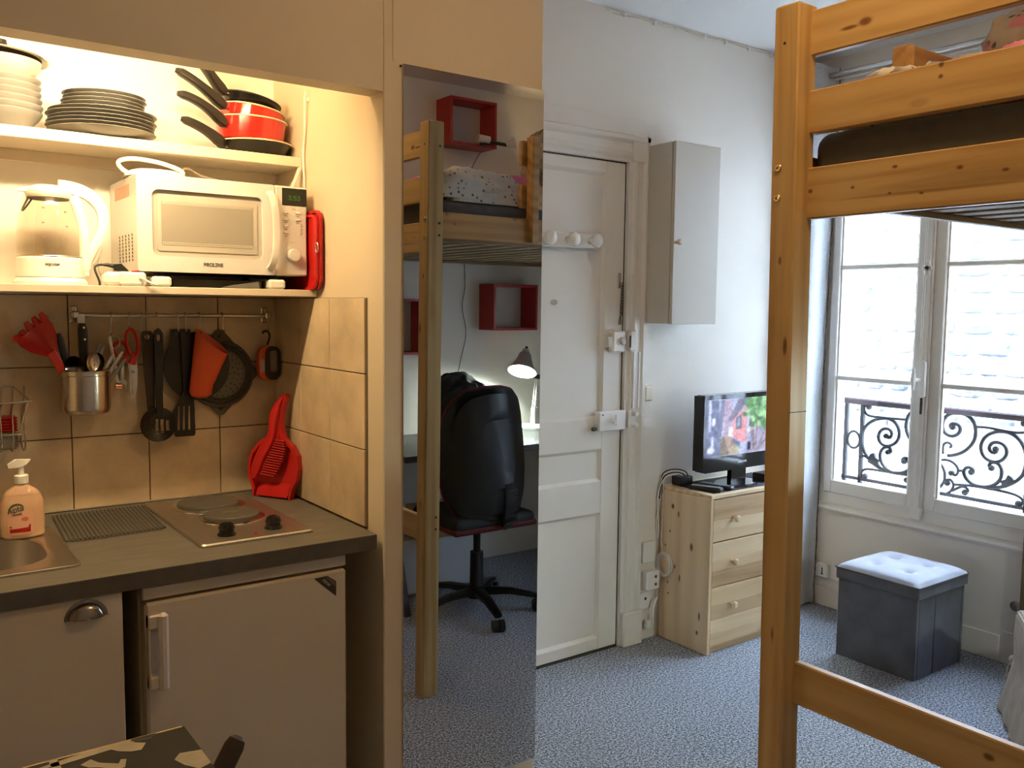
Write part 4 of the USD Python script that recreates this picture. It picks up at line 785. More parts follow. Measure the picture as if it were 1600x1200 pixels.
for k in range(15):
    s = .07 + k * .0078; bxx = np.interp(s, [.058, .10, .15, .19], [-.052, -.036, -.013, .0]); L = .056 * (1 - ((s - .11) / .085) ** 2 * .55)
    t.add('bristle_row', dp(hull([(bxx + .012, s, .020), (bxx + .012, s + .0052, .020), (bxx + .012, s, .034), (bxx + .012, s + .0052, .034), (bxx + .014 + L, s - .004, .022), (bxx + .014 + L, s + .0005, .022), (bxx + .014 + L, s - .004, .032), (bxx + .014 + L, s + .0005, .032)])), BRIS)
# ---- foreground table with torn tape, dark wooden bar
TOPM = pbr('worn_black_board', (.035, .03, .022), .45, var=.5, vscale=7, world=True)
t = Thing('side_table', 'low dark-topped table with torn cream tape, in the foreground', 'table', (.25, 1.6, 0))
TX, TY, TZ = .496, 1.822, .62
t.add('table_top', bx(-.1, TX, 1.38, TY, TZ - .02, TZ, .002), TOPM)
t.add('edge_band', bx(.12, TX - .006, TY - .004, TY + .0012, TZ - .012, TZ + .0008), pbr('raw_board_edge', (.50, .34, .17), .6), 'pale raw board edge')
for x in (-.08, TX - .05):
    for y in (1.40, TY - .05): t.add('leg', bx(x, x + .035, y, y + .035, 0, TZ - .02, .003), TOPM)
TAPE = pbr('cream_masking_tape', (.40, .33, .22), .7, var=.25, vscale=20, world=True)
tp = [[(.215, 1.80), (.30, 1.817), (.385, 1.8215), (.395, 1.806), (.33, 1.798), (.25, 1.79)], [(.35, 1.80), (.39, 1.808), (.412, 1.79), (.398, 1.765), (.38, 1.77), (.36, 1.785)], [(.243, 1.822), (.258, 1.822), (.262, 1.69), (.249, 1.69)], [(.29, 1.77), (.31, 1.782), (.32, 1.76), (.35, 1.735), (.357, 1.75), (.366, 1.745), (.357, 1.715), (.345, 1.715), (.318, 1.74), (.30, 1.752)], [(.44, 1.69), (.455, 1.71), (.494, 1.70), (.494, 1.64), (.47, 1.63), (.45, 1.66)], [(.11, 1.815), (.20, 1.818), (.20, 1.8215), (.11, 1.8215)]]
for q in tp: t.add('tape_strip', plate_z(Polygon(q), TZ + .0003, TZ + .0011), TAPE, 'torn cream tape')
t.add('dark_patch', plate_z(Polygon([(.39, 1.8215), (.44, 1.8215), (.425, 1.80), (.402, 1.802)]), TZ + .0003, TZ + .0008), DARK)
t.add('dark_smudge', plate_z(Point(.30, 1.715).buffer(.028), TZ + .0002, TZ + .0006), pbr('ink_smudge', (.012, .009, .01), .5))
a = np.array([.478, 1.70, .47]); b = np.array([.580, 1.735, .610])
t = Thing('wooden_bar', 'dark wooden bar with a rounded end leaning at the table corner', 'bar', (.5, 1.7, 0))
DW = pbr('dark_stained_wood', (.05, .028, .016), .42, var=.4, vscale=10)
t.add('bar_end', flat_tube([a - (b - a) * 3.0, a, b - (b - a) * .12, b - (b - a) * .04, b], [.021, .021, .021, .017, .007], [.010, .010, .010, .009, .004], (-.3, -.9, .2), 16), DW)
t.add('bar_ridge', flat_tube([a - (b - a) * 2.8, a, b - (b - a) * .3], .004, .011, (-.3, -.9, .2), 12), DW)
# ================================================================ MIRROR, DOOR FITTINGS, WALL FITTINGS
MIRR = pbr('mirror_silver', (0.55, 0.56, 0.555), .004, 1.0)
t = Thing('wall_mirror', 'tall frameless mirror fixed to the partition beside the kitchen niche', 'mirror', (1.36, 2.05, .126))
t.add('mirror_glass', bx(1.134, 1.588, 2.0465, 2.0525, .126, 2.106), MIRR, smooth=False)
t.add('mirror_clip', cyl((1.128, 2.0525, 2.100), (1.128, 2.049, 2.100), .003, n=10), DARK)
t = Thing('coat_rack', 'white peg rail with round pegs mounted on the door', 'coat rack', (2.25, 2.79, 1.76))
t.add('rack_board', bx(1.985, 2.462, 2.781, 2.8025, 1.733, 1.793, .004), GLOSSW)
for x in (2.405, 2.285, 2.165, 2.045):
    t.add('peg', lathe([(0, 0), (.013, 0), (.010, .006), (.009, .024), (.014, .030), (.026, .036), (.029, .045), (.026, .054), (.016, .060), (0, .062)], (x, 2.781, 1.763), 28, (0, -1, 0)), GLOSSW)
t = Thing('door_chain', 'dark metal door chain hanging at the door edge', 'chain', (2.60, 2.79, 1.42))
t.add('chain_plate', bx(2.585, 2.598, 2.796, 2.8035, 1.575, 1.640, .002), CHROME); t.add('chain_plate', bx(2.634, 2.656, 2.768, 2.786, 1.565, 1.632, .003), GLOSSW)
for k in range(11):
    z = 1.592 - k * .0125; c = (2.602 - .0006 * k, 2.790, z); a = np.linspace(0, 2 * np.pi, 12, endpoint=False)
    ex = (1, 0, 0) if k % 2 else (0, 1, 0)
    t.add('link', tube([(c[0] + .0055 * math.cos(q) * ex[0], c[1] + .0055 * math.cos(q) * ex[1], z + .0085 * math.sin(q)) for q in a], .0021, 6, True), pbr('dark_chain_steel', (.10, .085, .07), .4, .8))
t.add('chain_end', hull([(2.590, 2.79, 1.455), (2.599, 2.79, 1.460), (2.582, 2.787, 1.425), (2.597, 2.787, 1.421), (2.59, 2.794, 1.455), (2.584, 2.794, 1.422)]), HANDM)
t = Thing('lock_keeper', 'white lock keeper with two round screws on the door casing', 'lock keeper', (2.645, 2.77, .97))
t.add('keeper_body', bx(2.631, 2.650, 2.764, 2.786, .978, 1.052, .003), GLOSSW)
for z in (1.038, .990): t.add('keeper_boss', cyl((2.664, 2.784, z), (2.664, 2.748, z), .012, .0105, 16), GLOSSW)
t = Thing('upper_lock_keeper', 'white ribbed keeper of the upper lock on the door casing', 'lock keeper', (2.645, 2.77, 1.31))
t.add('keeper_body', bx(2.628, 2.664, 2.762, 2.786, 1.310, 1.396, .003), GLOSSW); t.add('keeper_slot', bx(2.624, 2.631, 2.76, 2.764, 1.325, 1.375), DARK)
# wall cabinet
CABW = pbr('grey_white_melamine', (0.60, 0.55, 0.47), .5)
t = Thing('wall_cabinet', 'narrow white wall cabinet right of the door with wooden knob', 'cabinet', (2.86, 2.71, 1.43))
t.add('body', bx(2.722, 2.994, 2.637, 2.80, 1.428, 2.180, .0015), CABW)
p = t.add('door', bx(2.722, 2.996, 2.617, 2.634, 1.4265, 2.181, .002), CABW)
PINEK = pbr('pale_turned_wood', (0.72, 0.55, 0.36), .4)
t.add('knob', lathe([(0, 0), (.007, 0), (.006, .014), (.012, .020), (.013, .027), (.008, .032), (0, .033)], (2.733, 2.617, 1.767), 20, (0, -1, 0)), pbr('pinkish_wood_knob', (.72, .56, .45), .4), 'wooden knob', under=p)
t = Thing('light_switch', 'cream light switch beside the door casing', 'switch', (2.757, 2.79, 1.08))
t.add('back_box', bx(2.727, 2.782, 2.778, 2.80, 1.085, 1.160, .004), pbr('cream_plastic', (.74, .68, .55), .4)); t.add('rocker', bx(2.737, 2.780, 2.772, 2.780, 1.088, 1.150, .004), pbr('cream_plastic', (.74, .68, .55), .4))
single('white_conduit', cat_([tube([(2.737, 2.797, 1.436), (2.737, 2.797, 1.162)], .0035, 6)]), GLOSSW, 'thin white surface cable running from cabinet down to switch', 'conduit')
t = Thing('door_conduit', 'painted twin cable strip on the casing between the two locks', 'conduit', (2.66, 2.77, 1.06))
t.add('strip', bx(2.655, 2.668, 2.768, 2.776, 1.06, 1.305, .002), GLOSSW); t.add('strip', bx(2.684, 2.694, 2.766, 2.774, 1.06, 1.305, .002), GLOSSW)
# sockets right of the casing, behind the dresser edge
t = Thing('junction_box', 'flat white junction box, topmost by the dresser', 'junction box', (2.785, 2.78, .355))
t.add('box', bx(2.744, 2.822, 2.772, 2.80, .360, .452, .003), WPL)
t = Thing('double_socket', 'white socket block with two dark round contacts below the junction box', 'socket', (2.79, 2.77, .23))
t.add('box', bx(2.752, 2.832, 2.752, 2.80, .240, .323, .004), WPL)
for z in (.298, .263): t.add('contact', cyl((2.806, 2.752, z), (2.806, 2.7505, z), .0075, n=12), HANDM)
t = Thing('aerial_socket', 'white aerial socket with one dark hole, lowest of the three', 'socket', (2.775, 2.79, .14))
t.add('plate', bx(2.738, 2.805, 2.786, 2.80, .145, .220, .003), WPL); t.add('hole', cyl((2.778, 2.786, .192), (2.778, 2.7845, .192), .007, n=12), DARK)
t = Thing('plug_cord', 'white plug and short cord hanging above the floor by the dresser', 'cord', (2.80, 2.77, .05))
t.add('plug', cat_([lathe([(0, 0), (.016, 0), (.017, .02), (.012, .034), (0, .036)], (2.786, 2.778, .058), 16)]), WPL)
t.add('cord', tube(spline([(2.786, 2.778, .092), (2.778, 2.778, .115), (2.792, 2.775, .14), (2.806, 2.774, .15)], 14), .003, 6), WPL)
t.add('cord', tube(spline([(2.842, 2.775, .19), (2.822, 2.774, .16), (2.815, 2.774, .11), (2.812, 2.775, .055)], 14), .0055, 8), WPL)
# ceiling wire
t = Thing('wall_wire', 'thin white wire clipped along the wall just under the ceiling', 'wire', (2.9, 2.795, 2.69))
wp_ = [(2.49, 2.79, 2.700), (2.58, 2.79, 2.694), (2.66, 2.79, 2.700), (2.78, 2.79, 2.698), (2.9, 2.79, 2.702), (3.05, 2.79, 2.696), (3.18, 2.79, 2.701), (3.35, 2.79, 2.698), (3.6, 2.79, 2.702), (3.80, 2.79, 2.70)]
t.add('wire', tube(spline(wp_, 80), .0028, 6), pbr('yellowed_wire', (.62, .55, .42), .5))
t.add('plug_stub', cyl((2.49, 2.79, 2.700), (2.555, 2.79, 2.696), .006, .004, 10), WPL)
for x in (2.575, 2.75, 2.885, 3.06, 3.2, 3.36, 3.52): t.add('clip', bx(x, x + .012, 2.784, 2.80, 2.690, 2.706, .002), WPL)
# ================================================================ DRESSER
kx = 2.87
PINE = (0.66, 0.46, 0.26); PINED = (0.46, 0.27, 0.12)
dk = [((kx, 2.565 + a, z), (.02, .010, .016)) for a, z in ((.075, .60), (.165, .345), (.155, .215), (.025, .14), (.12, .50), (.02, .44), (.13, .17))]
PSIDE = wood('pine_dresser_side', (0.88, 0.69, 0.46), (0.74, 0.53, 0.31), 'z', .5, [((kx, 2.72, .615), (.02, .013, .017)), ((kx, 2.685, .585), (.02, .007, .02)), ((kx, 2.735, .50), (.02, .007, .009)), ((kx, 2.605, .455), (.02, .013, .026)), ((kx, 2.70, .345), (.02, .006, .014)), ((kx, 2.74, .265), (.02, .006, .010)), ((kx, 2.67, .30), (.02, .007, .024)), ((kx, 2.55, .16), (.02, .008, .026)), ((kx, 2.735, .215), (.02, .006, .008)), ((kx, 2.56, .085), (.02, .009, .014)), ((kx, 2.76, .43), (.02, .006, .009))])
PFR = [wood(f'pine_drawer_{i}', l, dd_, 'x', s_) for i, (l, dd_, s_) in enumerate((((0.84, 0.64, 0.40), (0.66, 0.45, 0.24), .7), ((0.82, 0.62, 0.38), (0.64, 0.43, 0.23), .8), ((0.78, 0.57, 0.34), (0.60, 0.39, 0.20), 1.0)))]
PLK = [wood(f'pine_plank_{i}', l, dd_, 'x', 1.0) for i, (l, dd_) in enumerate((((0.78, 0.60, 0.38), (0.66, 0.46, 0.26)), ((0.60, 0.42, 0.24), (0.46, 0.29, 0.15)), ((0.72, 0.53, 0.32), (0.57, 0.38, 0.20))))]
t = Thing('dresser', 'knotty pine chest of three drawers carrying the television', 'dresser', (3.18, 2.65, 0))
t.add('side_panel', bx(2.87, 2.888, 2.500, 2.795, 0, .684, .002), PSIDE); t.add('side_panel', bx(3.472, 3.49, 2.500, 2.795, 0, .684, .002), PSIDE)
t.add('top_panel', bx(2.87, 3.49, 2.498, 2.795, .684, .701, .002), PFR[0]); t.add('back_panel', bx(2.888, 3.472, 2.785, 2.79, .02, .684), PFR[2])
t.add('plinth', bx(2.888, 3.472, 2.52, 2.535, .0, .032), PFR[2])
for i, (a, b) in enumerate(((.494, .678), (.296, .488), (.034, .290))):
    p = t.add('drawer', bx(2.892, 3.468, 2.505, 2.523, a, b, .0025), PFR[i])
    nb = [(.5,), (.36, .6), (.22, .45, .70)][i]; zz = [a] + [a + (b - a) * q for q in nb] + [b]
    for k in range(len(zz) - 1): t.add('plank', bx(2.8925, 3.4675, 2.5038, 2.5055, zz[k] + .0006, zz[k + 1] - .0006, .0004), PLK[(i + k) % 3], under=p)
    for x in (3.018, 3.34): t.add('knob', lathe([(0, 0), (.0075, 0), (.007, .010), (.011, .016), (.0155, .022), (.0155, .029), (.010, .0345), (0, .0355)], (x, 2.504, [.588, .395, .204][i]), 24, (0, -1, 0)), PINEK, under=p)
single('black_runner', bx(2.91, 3.45, 2.525, 2.76, .7012, .7030), pbr('navy_cloth', (.035, .04, .06), .7), 'dark cloth lying on top of the dresser', 'cloth')
# ---- television
ta = math.radians(1); tu = np.array([math.cos(ta), math.sin(ta), 0]); tn = np.array([math.sin(ta), -math.cos(ta), 0]); tz = np.array([0, 0, 1.])
tl = np.array([2.900, 2.580, .779]); TVW, TVH = .53, .340
def tvp(m): return place(m, tl, tu, tz, tn)
TVB = pbr('gloss_black_plastic', (.008, .008, .009), .08, coat_weight=.3)
t = Thing('television', 'small flat television with glossy black frame standing on the dresser', 'television', (3.15, 2.66, .70))
fr_ = rrect(0, 0, TVW, TVH, .018, 6); op = sbox(.011, .066, TVW - .011, TVH - .020)
m_ = prism(fr_.difference(op), .050); m_.apply_translation((0, 0, -.050)); t.add('bezel', tvp(m_), TVB, smooth=25)
m_ = hull([(x, y, z) for x in (.004, TVW - .004) for y in (.006, TVH - .004) for z in (-.050, -.062)] + [(x, y, -.090) for x in (.09, TVW - .09) for y in (.04, TVH - .05)]); t.add('back_shell', tvp(m_), BLACKP)
m_ = meshkit.text_mesh('SAMSUNG', .0085, .0005, True); m_.apply_translation((TVW / 2 - m_.bounds[1][0] / 2, .028, .0002)); t.add('brand_lettering', tvp(m_), pbr('silver_print', (.6, .6, .62), .3, .6))
# screen picture: a street with a pink house, a tree and a parked van
nxp, nyp = 130, 84
gx, gy = np.meshgrid(np.linspace(0, 1, nxp), np.linspace(0, 1, nyp)); sw, sh_ = TVW - .022, TVH - .086
V = np.c_[(.011 + gx * sw).ravel(), (.066 + gy * sh_).ravel(), np.full(gx.size, -.003)]
ii = (np.arange(nyp - 1)[:, None] * nxp + np.arange(nxp - 1)[None]).ravel(); Fq = np.vstack([np.c_[ii, ii + 1, ii + nxp + 1], np.c_[ii, ii + nxp + 1, ii + nxp]])
pic = np.ones((nyp, nxp, 3)) * (.62, .66, .85)
def paint(poly, col, a=1.0):
    mk = shapely.contains_xy(Polygon(poly), gx, gy); pic[mk] = pic[mk] * (1 - a) + np.array(col) * a
nz = meshkit.fbm(np.stack([gx * 14, gy * 10, gx * 0], -1), 4, 3)
paint([(0, 0), (.24, 0), (.20, .25), (.17, 1), (0, 1)], (.30, .33, .46)); pic[gx < .2] *= (0.55 + .9 * nz[gx < .2])[:, None]
paint([(.04, .45), (.07, .45), (.07, 1), (.04, 1)], (.75, .78, .95)); paint([(.09, .55), (.13, .55), (.13, .68), (.09, .68)], (.92, .92, .97)); paint([(.08, .1), (.11, .1), (.11, .35), (.08, .35)], (.8, .82, .92))
paint([(.17, .25), (.2, .25), (.27, 1), (.2, 1)], (.38, .38, .50)); paint([(.24, .3), (.32, .35), (.36, .62), (.34, 1), (.25, 1)], (.62, .52, .62))
paint([(.30, .62), (.34, .58), (.55, .92), (.55, 1), (.44, 1)], (.36, .34, .42)); paint([(.37, .25), (.55, .20), (.55, .86), (.36, .62)], (.88, .50, .50))
paint([(.41, .45), (.48, .45), (.48, .70), (.41, .66)], (.16, .20, .28)); paint([(.425, .48), (.465, .48), (.465, .67), (.425, .64)], (.45, .55, .65)); paint([(.31, .33), (.36, .33), (.36, .5), (.31, .5)], (.90, .88, .90))
paint([(.24, .0), (.46, 0), (.36, .30), (.25, .36)], (.62, .48, .36)); paint([(.20, 0), (.33, .0), (.25, .36), (.2, .3)], (.42, .36, .27)); paint([(.37, .22), (.47, .12), (.47, .20), (.38, .30)], (.25, .33, .5))
paint([(.55, .0), (1, 0), (1, .47), (.66, .50), (.56, .36)], (.60, .58, .72)); paint([(.56, .35), (.75, .48), (.73, .72), (.62, .74), (.56, .55)], (.82, .86, .93)); paint([(.58, .47), (.68, .5), (.68, .68), (.6, .66)], (.15, .17, .22)); paint([(.57, .05), (.62, .05), (.62, .2), (.57, .2)], (.1, .1, .14))
tree = ((gx - .82) / .30) ** 2 + ((gy - .82) / .42) ** 2 + (nz - .5) * 1.2 < 1
pic[tree] = (np.array([.30, .52, .28]) * (0.45 + 1.3 * nz[..., None]) + np.array([.18, .2, .16]) * (nz[..., None] > .55))[tree]
for a0, b0 in (((.60, .62), (.66, .03)), ((.70, .60), (.68, .03)), ((.83, .45), (.71, .04)), ((.92, .40), (.74, .05)), ((.97, .3), (.76, .15)), ((.64, .5), (.665, .1))):
    paint(LineString([a0, b0]).buffer(.007).exterior.coords, (.42, .34, .34))
paint(Point(.08, .12).buffer(.05).exterior.coords, (.85, .87, .92)); paint(Point(.42, .1).buffer(.055).exterior.coords, (.6, .66, .35), .6); pic[:, :2] *= .5
from scipy.ndimage import gaussian_filter
n3 = meshkit.fbm(np.stack([gx * 40, gy * 28, gx * 0 + 5], -1), 3, 9)
pic = gaussian_filter(pic, (1.1, 1.1, 0)) * (.72 + .56 * n3[..., None]); pic = pic * .82 + pic.mean(-1, keepdims=True) * .18 + np.array([.03, .035, .07])
mm = tvp(trimesh.Trimesh(V, Fq, process=False)); mm.apply_translation(-t.loc)
g_ = usdkit.mesh(stage, t.path + '/screen', mm, _new('lit_screen', {'a': ('attribute', {'attribute': 'screencol'}), 'e': ('emission', {'strength': 1.1 / 16}), 'g': ('glossy_bsdf', {'roughness': .12, 'color': (.03, .03, .03)}), 'x': ('add_closure', {})}, [('a.color', 'e.color'), ('e.emission', 'x.closure1'), ('g.BSDF', 'x.closure2')], 'x.closure'))
UsdGeom.PrimvarsAPI(g_).CreatePrimvar('screencol', Sdf.ValueTypeNames.Color3fArray, 'vertex').Set(Vt.Vec3fArray.FromNumpy((np.clip(pic, 0, 1) ** 1.7).reshape(-1, 3).astype(np.float32)))
tagp(g_.GetPrim(), 'lit screen showing a street with a pink house and a tree')
bc_ = tl + tu * TVW / 2 - tn * .03
t.add('stand_neck', hull([(*(bc_ + tu * a + tn * b)[:2], z) for a in (-.05, .05) for b in (-.012, .012) for z in (.712, .80)]), TVB)
t.add('stand_foot', plate_z(affinity.translate(affinity.rotate(affinity.scale(Point(0, 0).buffer(.105, quad_segs=16), 1.15, .72), 1), bc_[0], bc_[1]), .7032, .714), TVB)
# remotes and boxes
def remote(label, a, b, wd, z0=.7032):
    a, b = np.array([*a, z0]), np.array([*b, z0]); t = Thing('remote_control', label, 'remote control', tuple(a)); d_ = (b - a); L = np.linalg.norm(d_); d_ /= L; s = np.array([-d_[1], d_[0], 0])
    R = lambda m: place(m, a, d_, s, (0, 0, 1)) if np.dot(np.cross(d_, s), (0, 0, 1)) > 0 else m
    t.add('case', R(bx(0, L, -wd / 2, wd / 2, 0, .018, .005)), BLACKP); bt_ = []
    for i in range(9):
        for k in range(3): bt_.append(bx(.015 + i * L * .095, .015 + i * L * .095 + .008, -wd * .34 + k * wd * .25, -wd * .34 + k * wd * .25 + .007, .018, .0195))
    t.add('button', R(cat_(bt_)), pbr('grey_buttons', (.35, .36, .38), .5), kind='stuff', smooth=False)
remote('shorter black remote control lying at the front left corner of the dresser', (2.908, 2.66), (2.962, 2.522), .044)
remote('longer black remote control lying beside the television foot', (2.988, 2.675), (3.030, 2.520), .044)
t = Thing('adaptor_box', 'black adaptor box with a tangle of cables at the dresser corner', 'adaptor', (2.93, 2.75, .703))
t.add('box', bx(2.905, 2.985, 2.71, 2.77, .7035, .742, .005), BLACKP)
for k in range(4): t.add('cable', tube(spline([(2.95 + .01 * k, 2.74, .742), (2.90, 2.75 + .006 * k, .752 + .006 * k), (2.866, 2.77 + .004 * k, .735 + .006 * k), (2.850 + .004 * k, 2.785, .69 - .01 * k)] + ([(2.852, 2.791, .64)] if k % 2 else [(2.845 + .004 * k, 2.789, .6), (2.85, 2.789, .46)]), 24), .0026, 6), BLACKP if k % 2 else WPL)
single('set_top_box', bx(3.305, 3.47, 2.55, 2.64, .7035, .738, .004), BLACKP, 'black set-top box beside the television at the right', 'set-top box')
t = Thing('cable_coil', 'coiled white cable hanging against the dresser side', 'cable', (2.86, 2.77, .33))
for k in range(4): t.add('coil', tube([(2.862 - .003 * k, 2.748 + (.040 + .003 * (k % 2)) * math.cos(a) + .004 * k, .345 + (.048 + .004 * (k % 3)) * math.sin(a)) for a in np.linspace(0, 2 * np.pi, 36, endpoint=False)], .0024, 6, True), WPL)
t.add('cable', tube(spline([(2.866, 2.775, .735), (2.864, 2.778, .66), (2.865, 2.776, .55), (2.863, 2.779, .45), (2.862, 2.765, .39)], 24), .0028, 6), WPL)
t.add('cable', tube(spline([(2.862, 2.77, .305), (2.85, 2.776, .27), (2.84, 2.776, .22), (2.842, 2.776, .19)], 14), .0028, 6), WPL)
# ================================================================ WINDOW SIDE
t = Thing('phone_socket', 'white telephone socket on the wall below the curtain', 'socket', (3.86, 2.62, .155))
t.add('box', bx(3.838, 3.869, 2.583, 2.650, .152, .218, .005), WPL); t.add('slot', cat_([bx(3.8365, 3.8385, 2.607, 2.612, .168, .203), bx(3.8365, 3.8385, 2.603, 2.616, .168, .172)]), DARK)
t.add('cord', tube(spline([(3.855, 2.585, .156), (3.862, 2.54, .150), (3.862, 2.45, .146), (3.862, 2.3, .142)], 16), .002, 6), WPL)
single('wall_outlet', lathe([(0, 0), (.021, 0), (.021, .006), (.010, .010), (.008, .014), (0, .014)], (3.8695, 1.695, .258), 24, (-1, 0, 0)), HANDM, 'small round metal outlet on the wall right of the ottoman', 'outlet')
single('wooden_board', bx(3.825, 3.85, 1.30, 1.662, .0, .62, .003), wood('dark_board', (.16, .11, .05), (.08, .05, .02), 'z'), 'dark wooden board leaning against the window wall at the right', 'board')
# ottoman
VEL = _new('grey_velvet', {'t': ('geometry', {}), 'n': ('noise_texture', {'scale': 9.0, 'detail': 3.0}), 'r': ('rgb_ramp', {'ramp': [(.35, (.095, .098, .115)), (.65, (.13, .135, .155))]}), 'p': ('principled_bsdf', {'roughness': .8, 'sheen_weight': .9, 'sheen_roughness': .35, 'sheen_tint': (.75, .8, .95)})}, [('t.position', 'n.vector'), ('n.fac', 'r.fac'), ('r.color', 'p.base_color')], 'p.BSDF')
VELS = pbr('grey_velvet_skylit', (.44, .46, .53), .8, sheen_weight=.8, sheen_roughness=.35, var=.15, vscale=14, world=True)  # same velvet painted paler and bluer where skylight strikes the lid
t = Thing('ottoman', 'grey velvet storage ottoman with tufted lid below the window', 'ottoman', (3.54, 2.02, 0))
ox0, ox1, oy0, oy1 = 3.358, 3.730, 1.842, 2.200
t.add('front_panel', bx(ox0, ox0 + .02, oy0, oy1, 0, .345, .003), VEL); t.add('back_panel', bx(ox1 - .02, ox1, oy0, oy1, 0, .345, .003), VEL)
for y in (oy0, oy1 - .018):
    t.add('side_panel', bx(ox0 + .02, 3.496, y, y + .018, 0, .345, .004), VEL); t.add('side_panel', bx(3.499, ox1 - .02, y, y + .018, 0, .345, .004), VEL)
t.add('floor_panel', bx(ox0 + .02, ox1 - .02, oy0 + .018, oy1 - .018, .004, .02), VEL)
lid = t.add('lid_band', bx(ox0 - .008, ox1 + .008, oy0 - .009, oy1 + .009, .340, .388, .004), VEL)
ngx, ngy = 46, 44; ux, uy = np.meshgrid(np.linspace(-1, 1, ngx), np.linspace(-1, 1, ngy), indexing='ij')
hx = (ox1 - ox0) / 2 + .009; hy = (oy1 - oy0) / 2 + .010; cxo, cyo = (ox0 + ox1) / 2, (oy0 + oy1) / 2
hgt = .030 * np.clip((1 - ux ** 6) * (1 - uy ** 6), 0, 1) ** .5
tuf = [(a, b) for a in (-.38, .38) for b in (-.38, .38)]
for a, b in tuf:
    d2 = (ux - a) ** 2 + (uy - b) ** 2; hgt -= .016 * np.exp(-d2 / .012) + .006 * np.exp(-d2 / .06)
hgt += .0015 * (meshkit.fbm(np.stack([ux * 5, uy * 5, ux * 0], -1), 3, 5) - .5)
top = np.c_[(cxo + ux * hx).ravel(), (cyo + uy * hy).ravel(), (.388 + np.maximum(hgt, 0)).ravel()]
idx = np.arange(ngx * ngy).reshape(ngx, ngy); a_, b_, c_, d_ = idx[:-1, :-1].ravel(), idx[1:, :-1].ravel(), idx[1:, 1:].ravel(), idx[:-1, 1:].ravel()
cush = trimesh.Trimesh(top, np.vstack([np.c_[a_, b_, c_], np.c_[a_, c_, d_]]), process=False)
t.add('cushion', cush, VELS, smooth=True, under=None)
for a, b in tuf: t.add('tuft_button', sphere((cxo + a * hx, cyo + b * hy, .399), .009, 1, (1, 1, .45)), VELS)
t.add('piping', tube([(cxo + sx_ * (hx + .0005), cyo + sy_ * (hy + .0005), .388) for sx_, sy_ in ((-1, -1), (1, -1), (1, 1), (-1, 1))], .003, 6, True), VEL)
# armchair with slip cover
LIN = pbr('beige_linen', (.42, .36, .29), .9, var=.2, vscale=25, world=True, bump=.2, bscale=400)
t = Thing('armchair', 'armchair in a loose beige slip cover at the right edge under the bed', 'armchair', (3.35, 1.1, 0))
fa = np.array([[3.405, 1.47], [2.985, 1.19], [3.30, .72], [3.72, 1.0]])
def foot(g, z, wob=0.0):
    pl = Polygon(fa).buffer(g, quad_segs=6).simplify(.001); L = pl.exterior.length
    P = np.array([pl.exterior.interpolate(s).coords[0] for s in np.linspace(0, L, 96, endpoint=False)]); c = P.mean(0); w_ = 1 + wob * np.sin(np.arange(96) * 1.3)
    return np.c_[c + (P - c) * w_[:, None], np.full(96, z)]
t.add('skirt', loft([foot(.055, .012, .012), foot(.05, .05, .010), foot(.02, .20, .004), foot(.018, .23)], cap=(True, True)), LIN)
t.add('arm_cover', loft([foot(.018, .232), foot(.022, .30), (foot(.018, .375)), foot(.004, .395), foot(-.03, .402)]), LIN)
t.add('piping', tube(foot(.012, .388)[:, :3] + np.array([0, 0, .0]), .004, 6, True), LIN)
bw = np.array([3.41, 1.485]); t.add('tie_bow', cat_([sphere((bw[0] + .005, bw[1] + .012, .20), .014, 1, (1.2, .8, 1)), flat_tube([(bw[0], bw[1] + .01, .2), (bw[0] + .012, bw[1] + .03, .16), (bw[0] + .006, bw[1] + .03, .12)], .006, .002, (0, -1, 0))]), pbr('beige_ribbon', (.6, .53, .45), .8))
# curtain, rod
CURT = _new('grey_woven_curtain', {'t': ('geometry', {}), 'n': ('noise_texture', {'scale': 330.0, 'detail': 2.0}), 'r': ('rgb_ramp', {'ramp': [(.38, (.42, .435, .46)), (.62, (.78, .79, .82))]}), 'd': ('principled_bsdf', {'roughness': .9, 'sheen_weight': .3}), 'tr': ('translucent_bsdf', {'color': (.7, .72, .76)}), 'm': ('mix_closure', {'fac': .3})},
    [('t.position', 'n.vector'), ('n.fac', 'r.fac'), ('r.color', 'd.base_color'), ('d.BSDF', 'm.closure1'), ('tr.BSDF', 'm.closure2')], 'm.closure')
t = Thing('curtain', 'grey woven curtain gathered at the left of the window', 'curtain', (3.78, 2.70, .01))
nz_, ns_ = 60, 90; zz = np.linspace(.012, 2.66, nz_); ss = np.linspace(0, 1, ns_); V = []
plan = spline([(3.846, 2.642), (3.76, 2.650), (3.675, 2.657), (3.652, 2.685), (3.70, 2.705), (3.80, 2.706), (3.825, 2.72), (3.77, 2.735), (3.68, 2.74), (3.665, 2.758), (3.75, 2.768), (3.82, 2.785)], ns_)
for z in zz:
    q = z / 2.66; sc2 = .80 + .20 * q
    X_ = 3.79 + (plan[:, 0] - 3.79) * sc2 + .006 * np.sin(z * 3 + ss * 9); Y_ = plan[:, 1] + .014 * (1 - q) * (1 - ss) + .005 * np.sin(z * 2.2 + ss * 5) * (1 - ss)
    V.append(np.c_[X_, Y_, np.full(ns_, z)])
V = np.vstack(V); idx = np.arange(nz_ * ns_).reshape(nz_, ns_); a_, b_, c_, d_ = idx[:-1, :-1].ravel(), idx[1:, :-1].ravel(), idx[1:, 1:].ravel(), idx[:-1, 1:].ravel()
Fc = np.vstack([np.c_[a_, b_, c_], np.c_[a_, c_, d_]]); V2 = V + np.array([.0015, 0, 0])
t.add('cloth', trimesh.Trimesh(np.vstack([V, V2]), np.vstack([Fc, Fc[:, ::-1] + len(V)]), process=False), CURT, smooth=True)
